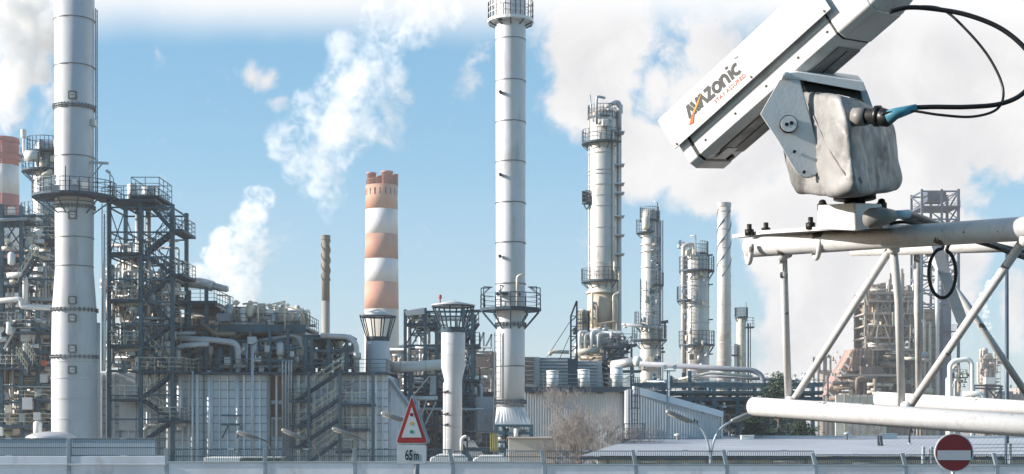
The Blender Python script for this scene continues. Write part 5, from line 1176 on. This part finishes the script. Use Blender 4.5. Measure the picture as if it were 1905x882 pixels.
def conifer(label, px, D, H, Wd, seed, n=4200):
    rnd = random.Random(seed); base = V3((X(px, D), D, 0)); o = thing('conifer', label, 'tree', base, 'dark conifers'); tm = MB().tube([base, base + V3((.1, 0, H * .5)), base + V3((0, 0, H * .97))], [.2, .13, .03], 8)
    cl = (MB(), MB())
    clumps = []
    for k in range(64):
        h = rnd.uniform(.12, 1.0); rad = Wd * (1.04 - h) ** .75 * rnd.uniform(.45, 1.12); a = rnd.uniform(0, 6.283); e = base + V3((math.cos(a) * rad, math.sin(a) * rad, h * H)); clumps.append((e, rnd.uniform(.45, .95)))
        tm.tube([base + V3((0, 0, h * H * .9)), e], [.05, .015], 5, False)
    for k in range(n):
        c, s = rnd.choice(clumps); p = c + V3((rnd.gauss(0, s * .55), rnd.gauss(0, s * .55), rnd.gauss(-.05, s * .32))); d = V3((rnd.gauss(0, 1), rnd.gauss(0, 1), rnd.gauss(.2, .6))).normalized(); q = d.orthogonal().normalized() * rnd.uniform(.03, .07); L = rnd.uniform(.16, .36)
        cl[0 if rnd.random() < .6 else 1].add([p - q, p + q, p + d * L], [(0, 1, 2)])
    part('trunk', tm, bark, o, flip=False); cr = part('crown', cl[0], needle[0], o, flip=False); part('young_shoots', cl[1], needle[1], cr, flip=False); return o
conifer('tall dark conifer behind the end of the lower truss tube', 1447, 112, 10.9, 3.2, 1, 10000)
conifer('broad dark conifer right of the double street lamp', 1402, 108, 7.8, 2.5, 2, 7000)
conifer('low dark conifer beside the bare trees, above the hall roof', 1494, 110, 7.2, 2.0, 3, 5000)
# ------------------------------------------------------------------ white truss boom with the security camera, close to the viewer
def chips(name, col, chip, thr, scale, rough=.45, grime=(.30, .29, .27), gamt=.3, gscale=9, grain=0):
    m = bpy.data.materials.new(name); m.use_nodes = True; g = G(m.node_tree); g.n.clear(); tc = g.node('ShaderNodeTexCoord').outputs['Object']
    c = g.mix(g.ramp(g.noise(tc, gscale, 8, .65, .4), .62 - .25 * gamt, .80 - .1 * gamt), col + (1,), grime + (1,))
    c = g.mix(g.math('MULTIPLY', g.ramp(g.noise(tc, gscale * 3.5, 6, .6), .45, .75), .25), c, tuple(x * .8 for x in col) + (1,))
    if grain: c = g.mix(g.math('MULTIPLY', g.ramp(g.noise(g.mapping(tc, (0,0,0), (.12, 1, 1)), 70, 5, .65, .6), .52, .68), grain), c, tuple(x * .62 for x in col) + (1,))
    n = g.noise(g.mapping(tc, (0,0,0), (.45 if grain else 1, 1, 1)), scale, 5, .6, .2); f = g.ramp(n, thr, thr + .02); c = g.mix(f, c, chip + (1,))
    p = g.node('ShaderNodeBsdfPrincipled'); g.put(p.inputs['Base Color'], c); g.put(p.inputs['Roughness'], g.ramp(g.noise(tc, gscale * 4, 4), .3, .7, rough - .1, rough + .15)); p.inputs['Specular IOR Level'].default_value = .35
    b = g.node('ShaderNodeBump'); b.inputs['Strength'].default_value = .25; b.inputs['Distance'].default_value = .0015; g.put(b.inputs['Height'], g.math('SUBTRACT', g.noise(tc, gscale * 14, 5, .6), g.math('MULTIPLY', f, .8))); g.l.new(b.outputs[0], p.inputs['Normal'])
    o = g.node('ShaderNodeOutputMaterial'); g.l.new(p.outputs[0], o.inputs[0]); return m
tr_w = chips('chipped_white_paint', (.58, .58, .58), (.11, .10, .095), .65, 26, .45, (.52, .52, .52), .25, 9, .4)
tr_g = chips('grey_white_paint', (.60, .60, .59), (.16, .15, .14), .65, 24, .5, (.34, .33, .32), .4, 9, .5)
cam_w = chips('camera_white', (.68, .68, .68), (.5, .5, .5), .76, 20, .4, (.52, .51, .49), .40, 7)
cam_b = chips('camera_body_white', (.62, .62, .61), (.3, .3, .29), .74, 20, .45, (.36, .35, .33), .42, 9)
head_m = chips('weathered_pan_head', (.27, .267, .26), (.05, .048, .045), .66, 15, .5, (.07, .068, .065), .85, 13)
plate_m = chips('pale_side_plate', (.66, .66, .65), (.42, .41, .40), .74, 18, .45, (.50, .49, .47), .2, 12)
dark_pl = chips('dark_fitting_and_shade', (.20, .195, .185), (.10, .10, .10), .75, 20, .45, (.10, .10, .095), .4, 8)

boom = thing('truss_boom', 'chipped white tubular steel truss boom holding the security camera', 'truss', P(2150, 600, 2.6) * 1)
def tub(name, pts, r, mat, caps=True, n=24): return part(name, MB().tube(pts, r, n, caps), mat, boom)
def lin(px, py, D): return P(px, py, D)
T1 = tub('chord', [lin(1394, 461, 3.06), lin(1402, 460, 3.05), lin(1640, 443, 2.80), lin(2260, 402, 2.20)], .0215, tr_w)
T2 = tub('chord', [lin(1585, 463, 3.55), lin(2160, 446, 3.15)], .0185, tr_g)
T3 = tub('chord', [lin(1402, 757, 3.30), lin(1404, 757, 3.297), lin(2260, 816, 2.45)], .0225, tr_w)
T4 = tub('chord', [lin(1631, 742, 3.85), lin(2160, 776, 3.35)], .0195, tr_w)
for pts in ([(1457, 472, 3.02), (1467, 748, 3.24)], [(1660, 458, 2.79), (1474, 748, 3.23)], [(1661, 458, 2.79), (1672, 560, 2.86), (1677, 755, 3.02)], [(1909, 440, 2.52), (1692, 757, 3.01)]):
    tub('lattice_rod', [lin(*q) for q in pts], .0082, tr_w, True, 14)
for pts in ([(1706, 464, 3.48), (1710, 745, 3.78)], [(1722, 464, 3.46), (1802, 572, 3.4), (1918, 745, 3.5)]):
    tub('lattice_rod', [lin(*q) for q in pts], .0085, tr_g, True, 14)
m = MB()
for a, b in (((1742, 452), (1758, 510)), ((1758, 510), (1794, 606))):
    m.prism([lin(a[0] - 11, a[1], 3.1), lin(a[0] + 11, a[1], 3.1), lin(b[0] + 11, b[1], 3.1), lin(b[0] - 11, b[1], 3.1)], (0, .006, 0))
part('flat_strap', m, tr_w, boom, bevel=.001)
for (px, py, D) in ((1662, 462, 2.785), (1457, 474, 3.0), (1470, 747, 3.22), (1686, 757, 3.0), (1909, 446, 2.5)):
    c = lin(px, py, D); part('weld_bead', MB().lathe(c.x, c.y, [(c.z - .012, .006), (c.z - .006, .0125), (c.z + .006, .0125), (c.z + .012, .006)], 14), tr_w, boom)
c = lin(1460, 470, 3.02); part('weld_tab', MB().box(c.x - .012, c.x + .014, c.y - .012, c.y + .012, c.z - .010, c.z + .012), tr_w, boom, bevel=.002)
xm = lin(2150, 600, 2.6); part('mast', MB().tube([(xm.x + .04, xm.y + .1, 5.2), (xm.x + .04, xm.y + .1, 8.6)], .06, 20), tr_w, boom)
# mounting plate and U-bolts
pts = [lin(1362, 440, 3.10), lin(1420, 432, 3.00), lin(1545, 424, 2.80), lin(1642, 421, 2.70), lin(1700, 421, 2.85), lin(1600, 427, 3.05), lin(1480, 434, 3.15)]
zc = [p.z for p in pts]
base_pl = part('mounting_plate', MB().prism([V3((p.x, p.y, 0)) for p in pts], (0, 0, .001)), tr_w, boom)   # replaced just below by a sloped plate
bpy.data.objects.remove(base_pl)
mp = MB(); top = [p + V3((0, 0, .004)) for p in pts]; n = len(pts)
mp.add([p - V3((0, 0, .004)) for p in pts] + top, [tuple(range(n)), tuple(reversed(range(n, 2 * n)))] + [(i, (i + 1) % n, (i + 1) % n + n, i + n) for i in range(n)])
part('mounting_plate', mp, tr_w, boom, bevel=.001)
for (px, py, D, r) in ((1404, 460, 3.04, .031), (1530, 452, 2.92, .029)):
    c = lin(px, py, D); ub = MB().tube([c + V3((-.012, -r * math.cos(R(a)) * .98, -.002 + r * math.sin(R(a)) * -1)) for a in range(-10, 191, 15)], .0055, 10)
    part('u_bolt', ub, tr_g, boom)
for (px, py, D) in ((1394, 433, 3.03), (1425, 430, 3.04), (1508, 421, 2.86), (1544, 419, 2.84)):
    c = lin(px, py, D); bo = part('bolt', MB().tube([c - V3((0, 0, .006)), c + V3((0, 0, .018))], .0052, 12), steel_bolt, boom)
    part('nut', MB().tube([c - V3((0, 0, .006)), c + V3((0, 0, .007))], .0098, 6), steel_bolt, bo)

sc = thing('security_camera', 'white security camera housing on a weathered grey pan and tilt head', 'security camera', lin(1580, 425, 2.78))
O = lin(1283, 263, 2.75)
U = V3((.618, -.606, .501)).normalized(); Wv = V3((.64, .76, .13)); Wv = (Wv - U * Wv.dot(U)).normalized(); Vv = U.cross(Wv).normalized()
if Vv.z < 0: Vv = -Vv
def L(s, t, w): return O + U * s + Vv * t + Wv * w
def extr(sec, s0, s1, mat, name, parent=sc, bevel=0, sec2=None):
    sec2 = sec2 or sec; n = len(sec); mb = MB(); mb.add([L(s0, t, w) for (w, t) in sec] + [L(s1, t, w) for (w, t) in sec2], [tuple(range(n)), tuple(reversed(range(n, 2*n)))] + [(i, (i+1) % n, (i+1) % n + n, i + n) for i in range(n)])
    return part(name, mb, mat, parent, bevel=bevel)
body = [(0, .060), (0, -.034), (.012, -.046), (.112, -.046), (.124, -.034), (.124, .060)]
bez = [(w * 1.02 - .001, t * 1.02) for w, t in body]; gas = [(w * .985 + .001, t * .985) for w, t in body]
extr(bez, -.024, -.001, cam_b, 'front_bezel', bevel=.002); extr(gas, -.001, .005, black, 'gasket'); b_ = extr(body, .005, .352, cam_b, 'housing_body', bevel=.0015)
extr([(w * .8 + .012, t * .7 + .002) for w, t in body], -.0245, -.0235, M('front_glass', (.02, .025, .03), .1), 'front_window')
extr(gas, .352, .3555, black, 'gasket')
rear2 = [(w * .86 + .009, t * .86) for w, t in bez]
extr(bez, .3555, .43, head_m if False else cam_b, 'rear_cap', bevel=.003); extr(bez, .4302, .47, cam_b, 'rear_cap_chamfer', sec2=rear2, bevel=.003)
extr([(.022, -.0465), (.022, -.049), (.108, -.049), (.108, -.0465)], .034, .335, dark_pl, 'bottom_cover', bevel=.0008)  # underside shadow is put into the cover's dark colour
extr([(.030, -.0492), (.030, -.0505), (.068, -.0505), (.068, -.0492)], .016, .045, cam_b, 'latch_plate'); extr([(.076, -.0465), (.076, -.053), (.088, -.053), (.088, -.0465)], .010, .022, black, 'latch')
extr([(.060, -.0495), (.060, -.0505), (.0615, -.0505), (.0615, -.0495)], .05, .33, black, 'cover_seam')
extr([(-.0008, -.006), (-.0008, -.0066), (.002, -.0066), (.002, -.006)], .006, .351, M('seam_grey', (.35, .35, .34), .5), 'side_seam')
sh = [(-.012, .004), (-.012, .070), (-.004, .0765), (.128, .0765), (.136, .070), (.136, .004), (.133, .004), (.133, .069), (.126, .0735), (-.003, .0735), (-.009, .069), (-.009, .004)]
shield = extr(sh, -.030, .372, cam_w, 'sunshield', bevel=.0006)
extr([(-.0123, .0125), (-.0123, .0119), (-.0116, .0119), (-.0116, .0125)], -.0298, .3715, M('fold_line', (.42, .42, .42), .5), 'fold_line', shield)
for q in (.03, .11, .19, .27, .34):
    part('housing_screw', MB().tube([L(q, -.020, -.0004), L(q, -.020, .002)], .0026, 12), steel_bolt, b_)
for q in (-.02, .18, .36):
    part('shield_screw', MB().tube([L(q, .0085, -.0130), L(q, .0085, -.011)], .0022, 12), steel_bolt, shield)
# lettering on the sunshield
lg = M('logo_grey', (.055, .058, .062), .5, 0, .05); orange = M('logo_orange', (.62, .13, .03), .5, 0, .05); yellow = M('logo_yellow', (.72, .34, .03), .5, 0, .05)
S0, T0, HH = .030, .0295, .0245
def lp(a, b, w=-.0126): return L(S0 + a * HH, T0 + b * HH, w)
def stroke(mb, pts, th, w=-.0126):
    for (a, b), (c, d) in zip(pts, pts[1:]):
        L_ = math.hypot(c - a, d - b); nx, ny = -(d - b) / L_ * th / 2, (c - a) / L_ * th / 2
        mb.prism([lp(a + nx, b + ny, w), lp(c + nx, d + ny, w), lp(c - nx, d - ny, w), lp(a - nx, b - ny, w)], Wv * .0004)
def arc(cx, cy_, rx, ry, a0, a1, n=14): return [(cx + rx * math.cos(R(a0 + (a1 - a0) * k / n)), cy_ + ry * math.sin(R(a0 + (a1 - a0) * k / n))) for k in range(n + 1)]
def glyph(strokes, th=.27):
    mb = MB()
    for q, st in enumerate(strokes): stroke(mb, st, th, -.0126 - .00001 * q)
    part('letter', mb, lg, shield)
glyph([[(.10, 0), (.44, 1.0)], [(.44, 1.0), (.78, 0)]]); glyph([[(.78, 1), (1.10, 0)], [(1.10, 0), (1.42, 1)]]); glyph([[(1.42, 0), (1.76, 1.0)], [(1.76, 1.0), (2.10, 0)]])
glyph([[(2.22, .90), (2.82, .90)], [(2.82, .92), (2.24, .10)], [(2.22, .11), (2.88, .11)]]); glyph([arc(3.34, .45, .34, .36, 0, 360, 22)]); glyph([[(3.90, 0), (3.90, .84)], arc(4.18, .50, .27, .30, 180, 0), [(4.45, .5), (4.45, 0)]])
glyph([[(4.82, 0), (4.82, .82)], [(4.82, .96), (4.82, 1.17)]]); glyph([arc(5.45, .45, .36, .36, 55, 305, 16)])
mb = MB().prism([lp(-.30, -.36, -.0131), lp(.12, -.46, -.0131), (lp(.62, .10, -.0131)), lp(.55, .24, -.0131)], Wv * .0003); part('swoosh', mb, orange, shield)
mb = MB().prism([lp(.55, .24, -.0131), lp(.62, .10, -.0131), lp(1.25, .42, -.0131), lp(2.10, .98, -.0131), lp(1.20, .56, -.0131)], Wv * .0003); part('swoosh', mb, yellow, shield)
def text_on(s, a0, a1, b0, capb, mat, name, bold=0):
    vs, fs = text_mb(s, 1, 1, bold); lo = min(v[0] for v in vs); hi = max(v[0] for v in vs); tp = max(v[1] for v in vs); k = (a1 - a0) / (hi - lo); h = capb / tp
    mb = MB(); mb.add([lp(a0 + (v[0] - lo) * k, b0 + v[1] * h, -.0126 - v[2] * .1) for v in vs], fs); part(name, mb, mat, shield)
text_on('STAY ASSURED', 2.55, 5.80, -.52, .30, M('tagline_red', (.55, .10, .05), .5, 0, .05), 'tagline'); text_on('TM', 5.75, 6.08, 1.02, .20, lg, 'trade_mark')
# tilt bracket: yoke bar and two side plates
def poly(pp, D, vec, name, mat, bevel=.0012, parent=sc, tilt=0):
    return part(name, MB().prism([lin(a, b, D + tilt * (a - pp[0][0])) for a, b in pp], vec), mat, parent, bevel=bevel)
rounded = [(1526, 290)] + [(1501 + 26 * math.cos(R(a)), 304 + 26 * math.sin(R(a))) for a in range(-10, 150, 12)] + [(1447, 262), (1414, 212), (1455, 139), (1484, 137)]
sp = poly(rounded, 2.56, (.004, .010, 0), 'side_plate', plate_m)
poly([(1455, 136), (1484, 134), (1606, 152), (1612, 168), (1605, 170), (1484, 148), (1455, 146)], 2.558, (.03, .16, .050), 'yoke_bar', plate_m, .001)
poly([(1598, 160), (1613, 168), (1626, 205), (1612, 215)], 2.62, (.01, .12, .01), 'side_plate', plate_m)
part('hinge_pin', MB().tube([lin(1452, 142, 2.55), lin(1466, 140, 2.555)], .006, 12), plate_m, sc)
c = lin(1467, 231, 2.555); hubp = part('pivot_cap', MB().tube([c - V3((0, .004, 0)), c + V3((0, .004, 0))], .0145, 28), plate_m, sp); part('pivot_groove', MB().tube([c - V3((0, .0022, 0)), c + V3((0, .003, 0))], .0162, 28), steel_bolt, sp)
for dx, dz in ((-.0042, -.0012), (.0046, .0012)): q = c + V3((dx, -.0045, dz)); part('socket_screw', MB().tube([q, q + V3((0, .002, 0))], .0034, 14), steel_bolt, hubp)
for a, b in ((1478, 282), (1496, 320)): q = lin(a, b, 2.557); part('screw_hole', MB().tube([q - V3((0, .002, 0)), q + V3((0, .002, 0))], .0028, 12), steel_bolt, sp)
# pan head body: one rounded cast box, front rim groove, base
hp = [(1492, 170, 2.60), (1500, 168, 2.58), (1562, 176, 2.50), (1600, 186, 2.54), (1640, 210, 2.66), (1662, 232, 2.74), (1664, 262, 2.74), (1682, 336, 2.73), (1673, 358, 2.72), (1600, 364, 2.50), (1545, 367, 2.52), (1483, 360, 2.66), (1472, 340, 2.70), (1450, 262, 2.74), (1500, 190, 2.80), (1600, 200, 2.86), (1655, 350, 2.86), (1490, 350, 2.84), (1500, 270, 2.585), (1560, 362, 2.50), (1575, 215, 2.485), (1590, 345, 2.475)]
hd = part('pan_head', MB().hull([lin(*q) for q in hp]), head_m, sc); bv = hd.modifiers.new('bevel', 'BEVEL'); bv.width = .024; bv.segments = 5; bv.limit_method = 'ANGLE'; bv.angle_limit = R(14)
rmd = hd.modifiers.new('remesh', 'REMESH'); rmd.mode = 'VOXEL'; rmd.voxel_size = .004; rmd.use_smooth_shade = True
smo = hd.modifiers.new('smooth', 'SMOOTH'); smo.iterations = 10
tx = bpy.data.textures.new('cast_lumps', 'CLOUDS'); tx.noise_scale = .07; dsp = hd.modifiers.new('lumps', 'DISPLACE'); dsp.texture = tx; dsp.strength = .010; dsp.mid_level = .5
for p_ in hd.data.polygons: p_.use_smooth = True
from mathutils.bvhtree import BVHTree
_bv = BVHTree.FromPolygons([V3(v.co) + hd.parent.location for v in hd.data.vertices], [tuple(p.vertices) for p in hd.data.polygons])
def on_head(px, py):
    h = _bv.ray_cast(V3((0, 0, EYE)), (lin(px, py, 2.5) - V3((0, 0, EYE))).normalized())[0]; return h if h else lin(px, py, 2.55)
part('head_seam', MB().tube([on_head(a, b) for a, b in ((1500, 184), (1515, 220), (1532, 258), (1550, 292), (1572, 324), (1596, 354))], .0017, 8), dark_pl, hd)
poly([(1494, 152), (1600, 168), (1604, 186), (1560, 176), (1498, 170)], 2.575, (.012, .10, .03), 'recess_shade', black, .0005)  # black slab in the yoke gap, standing in for its deep shade
part('cable_gland', MB().tube([lin(1588, 218, 2.50), lin(1612, 217, 2.485)], .0160, 20), dark_pl, hd); gl = part('connector', MB().tube([lin(1612, 217, 2.485), lin(1630, 216, 2.475), lin(1632, 216, 2.474), lin(1652, 220, 2.46), lin(1665, 216, 2.455)], [.0140, .0125, .0170, .0150, .008], 20), black, hd)
part('lock_ring', MB().tube([lin(1628, 216, 2.476), lin(1637, 216, 2.471)], .0185, 12), black, gl)
part('blue_tape', MB().tube([lin(1650, 219, 2.458), lin(1668, 211, 2.45), lin(1706, 200, 2.44)], [.0125, .0098, .0062], 14), M('blue_tape', (.06, .22, .30), .45, 0, .25, 20), hd)
part('pan_shaft', MB().lathe(lin(1590, 372, 2.72).x, 2.72, [(Z(384, 2.72), .020), (Z(372, 2.72), .020), (Z(371, 2.72), .040), (Z(362, 2.72), .040)], 24), black, sc)
part('base_box', MB().hull([lin(*q) for q in ((1519, 427, 2.70), (1521, 382, 2.70), (1590, 377, 2.645), (1592, 430, 2.645), (1640, 379, 2.70), (1643, 421, 2.70), (1560, 386, 2.80), (1640, 386, 2.80), (1560, 420, 2.80), (1640, 420, 2.80))]), plate_m, sc, bevel=.003)
for (px, py) in ((1530, 376), (1640, 374)):
    c = lin(px, py, 2.72); bo = part('cap_bolt', MB().lathe(c.x, c.y, [(c.z - .016, .010), (c.z - .004, .010), (c.z - .003, .0078), (c.z + .003, .006), (c.z + .005, .001)], 16), steel_bolt, sc)
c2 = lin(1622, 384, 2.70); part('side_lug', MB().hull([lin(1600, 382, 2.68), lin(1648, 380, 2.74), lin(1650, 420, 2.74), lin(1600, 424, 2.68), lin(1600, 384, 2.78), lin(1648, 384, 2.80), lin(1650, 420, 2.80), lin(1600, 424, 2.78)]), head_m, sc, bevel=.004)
gl = part('lower_connector', MB().tube([lin(1612, 406, 2.62), lin(1618, 406, 2.615), lin(1642, 403, 2.61), lin(1662, 401, 2.62), lin(1666, 400, 2.62)], [.014, .0185, .0175, .011, .009], 18), dark_pl, sc); part('blue_tape', MB().tube([lin(1662, 400, 2.64), lin(1690, 398, 2.66)], .0082, 14), M('pale_blue_tape', (.22, .34, .42), .5, 0, .2, 20), gl)

# cables
def cable(label, pts, r, mat=black):
    P_ = [lin(*p) for p in pts]; out = []
    for i in range(len(P_) - 1):                       # Catmull-Rom
        a, b, c, d = P_[max(i-1, 0)], P_[i], P_[i+1], P_[min(i+2, len(P_)-1)]
        for k in range(8): t = k / 8; out.append(.5 * ((2*b) + (c-a)*t + (2*a-5*b+4*c-d)*t*t + (3*b-a-3*c+d)*t**3))
    out.append(P_[-1]); return solo('cable', MB().tube(out, r, 12), mat, label, 'cable', 'camera cables', loc=P_[0])
cable('thick black cable arching from the camera rear back to the pan head', [(1655, 22, 2.46), (1690, 14, 2.46), (1740, 17, 2.46), (1800, 28, 2.45), (1860, 52, 2.44), (1905, 88, 2.43), (1932, 130, 2.43), (1905, 172, 2.43), (1862, 193, 2.43), (1800, 199, 2.43), (1740, 199, 2.435), (1704, 200, 2.44)], .0042)
cable('thin black cable hanging inside the thick cable loop by the pan head', [(1700, 12, 2.48), (1752, 17, 2.48), (1800, 58, 2.46), (1842, 110, 2.45), (1866, 165, 2.44), (1856, 202, 2.43), (1810, 217, 2.43), (1750, 214, 2.43), (1690, 206, 2.44), (1640, 212, 2.45)], .0023)
cable('black cable coil hanging below the upper truss tube', [(1860, 462, 3.04), (1805, 445, 3.0), (1772, 450, 2.96)] + [(1753 + 25 * math.sin(R(a)), 508 - 46 * math.cos(R(a)), 2.95 + .004 * (a > 180)) for a in range(20, 361, 20)] + [(1758, 452, 2.97), (1785, 444, 3.02)], .0037)
gcb = M('grey_cable', (.10, .10, .10), .5)
cable('dark cable running from the base connector over the upper truss tube', [(1688, 398, 2.66), (1710, 404, 2.72), (1745, 418, 2.84), (1790, 440, 3.0), (1850, 458, 3.05), (1905, 478, 3.05), (1990, 500, 3.05)], .0062, gcb)
cable('second dark cable just under the first one at the base connector', [(1672, 402, 2.66), (1700, 412, 2.72), (1745, 424, 2.85), (1800, 440, 3.0), (1880, 462, 3.08), (1990, 488, 3.1)], .0045, gcb)
cable('short black cable end beneath the base connector on the tube', [(1640, 428, 2.80), (1652, 419, 2.76), (1668, 414, 2.72), (1690, 414, 2.74), (1720, 422, 2.84)], .0035)
# ------------------------------------------------------------------ steam plumes: real volumes grown from a chain of puffs, and thin haze
def steam_mat(name, dens, nscale, cut, warp=1.2):
    m = bpy.data.materials.new(name); m.use_nodes = True; g = G(m.node_tree); g.n.clear()
    tc = g.node('ShaderNodeTexCoord').outputs['Object']; at = g.node('ShaderNodeAttribute', attribute_name='density').outputs['Fac']
    n1 = g.noise(tc, nscale, 8, .66, warp)
    d = g.math('ADD', at, g.math('MULTIPLY', g.math('SUBTRACT', n1, .5), 2.4))
    d = g.math('MULTIPLY', g.math('MULTIPLY', g.ramp(d, cut, cut + .6), dens), g.ramp(at, 0, .3))
    v = g.node('ShaderNodeVolumePrincipled'); v.inputs['Color'].default_value = (1, .995, .99, 1); v.inputs['Anisotropy'].default_value = 0
    v.inputs['Density Attribute'].default_value = ''; g.put(v.inputs['Density'], d)
    o = g.node('ShaderNodeOutputMaterial'); g.l.new(v.outputs[0], o.inputs[1]); return m
def plume(label, path, D, seed, dens, cut, per=5, group='steam plumes', vox=None, band=1.35, nsc=1.5):
    rnd = random.Random(seed); mb = MB(); rm_ = 0
    bm = bmesh.new(); bmesh.ops.create_icosphere(bm, subdivisions=2, radius=1); sv = [v.co.copy() for v in bm.verts]; sf = [tuple(v.index for v in f.verts) for f in bm.faces]; bm.free()
    for (a, b) in zip(path, path[1:]):
        for k in range(per):
            t = (k + rnd.random()) / per; px, py, r = (a[i] + (b[i] - a[i]) * t for i in range(3)); s = S(r, D); c = P(px, py, D) + V3((rnd.gauss(0, s * .45), rnd.gauss(0, s * .5), rnd.gauss(0, s * .35))); q = s * rnd.uniform(.45, .9); rm_ = max(rm_, s)
            mb.add([c + V3((v.x * q, v.y * q, v.z * q)) for v in sv], sf)
    base = P(path[0][0], path[0][1], D)
    src = part('steam_source', mb, silver, None); src.hide_render = True; src.hide_viewport = False
    vol = bpy.data.volumes.new('steam'); vo = bpy.data.objects.new('steam_plume', vol); COL.objects.link(vo)
    md = vo.modifiers.new('mesh_to_volume', 'MESH_TO_VOLUME'); md.object = src; md.density = 1.0; md.resolution_mode = 'VOXEL_SIZE'; md.voxel_size = vox or rm_ / 9; md.interior_band_width = rm_ * band
    vol.materials.append(steam_mat('steam_' + str(seed), dens / rm_, nsc * 1.3 / rm_, cut))
    vo['label'] = label; vo['category'] = 'steam plume'; vo['group'] = group; vo['kind'] = 'stuff'; return vo

plume('white steam plume rising from the banded chimney at the left edge', [(8, 256, 14), (12, 225, 26), (16, 180, 40), (22, 130, 50), (30, 60, 60), (38, -40, 70)], 330, 1, 2.8, -.16, 14)
plume('torn white steam plume drifting up from the slim brown chimney', [(606, 434, 7), (612, 405, 16), (604, 370, 28), (582, 320, 50), (598, 275, 58), (630, 220, 60), (655, 165, 62), (690, 105, 58), (745, 65, 52), (835, 20, 42)], 235, 2, 1.2, .14, 16)
plume('white steam plume rising behind the furnace block', [(447, 565, 36), (440, 515, 44), (432, 475, 44), (455, 430, 38), (478, 390, 34), (492, 366, 22)], 300, 3, 1.15, .10, 14)
plume('low white steam puff to the left of the plume behind the furnace block', [(366, 515, 20), (392, 490, 26), (415, 465, 26)], 305, 4, 1.3, .06, 12)
plume('thin wisp of steam beside the hazy far column cluster', [(1848, 640, 4), (1838, 600, 7), (1832, 560, 9), (1842, 520, 7)], 460, 5, 1.2, .1, 10)
hz = solo('haze', MB().box(-1100, 1100, -60, 760, -2, 124), silver, None, None, kind='stuff')
hm = bpy.data.materials.new('haze_air'); hm.use_nodes = True; g = G(hm.node_tree); g.n.clear(); v = g.node('ShaderNodeVolumePrincipled'); v.inputs['Color'].default_value = (.93, .96, 1, 1); v.inputs['Density'].default_value = .00027; v.inputs['Anisotropy'].default_value = .1
g.l.new(v.outputs[0], g.node('ShaderNodeOutputMaterial').inputs[1]); hz.data.materials[0] = hm
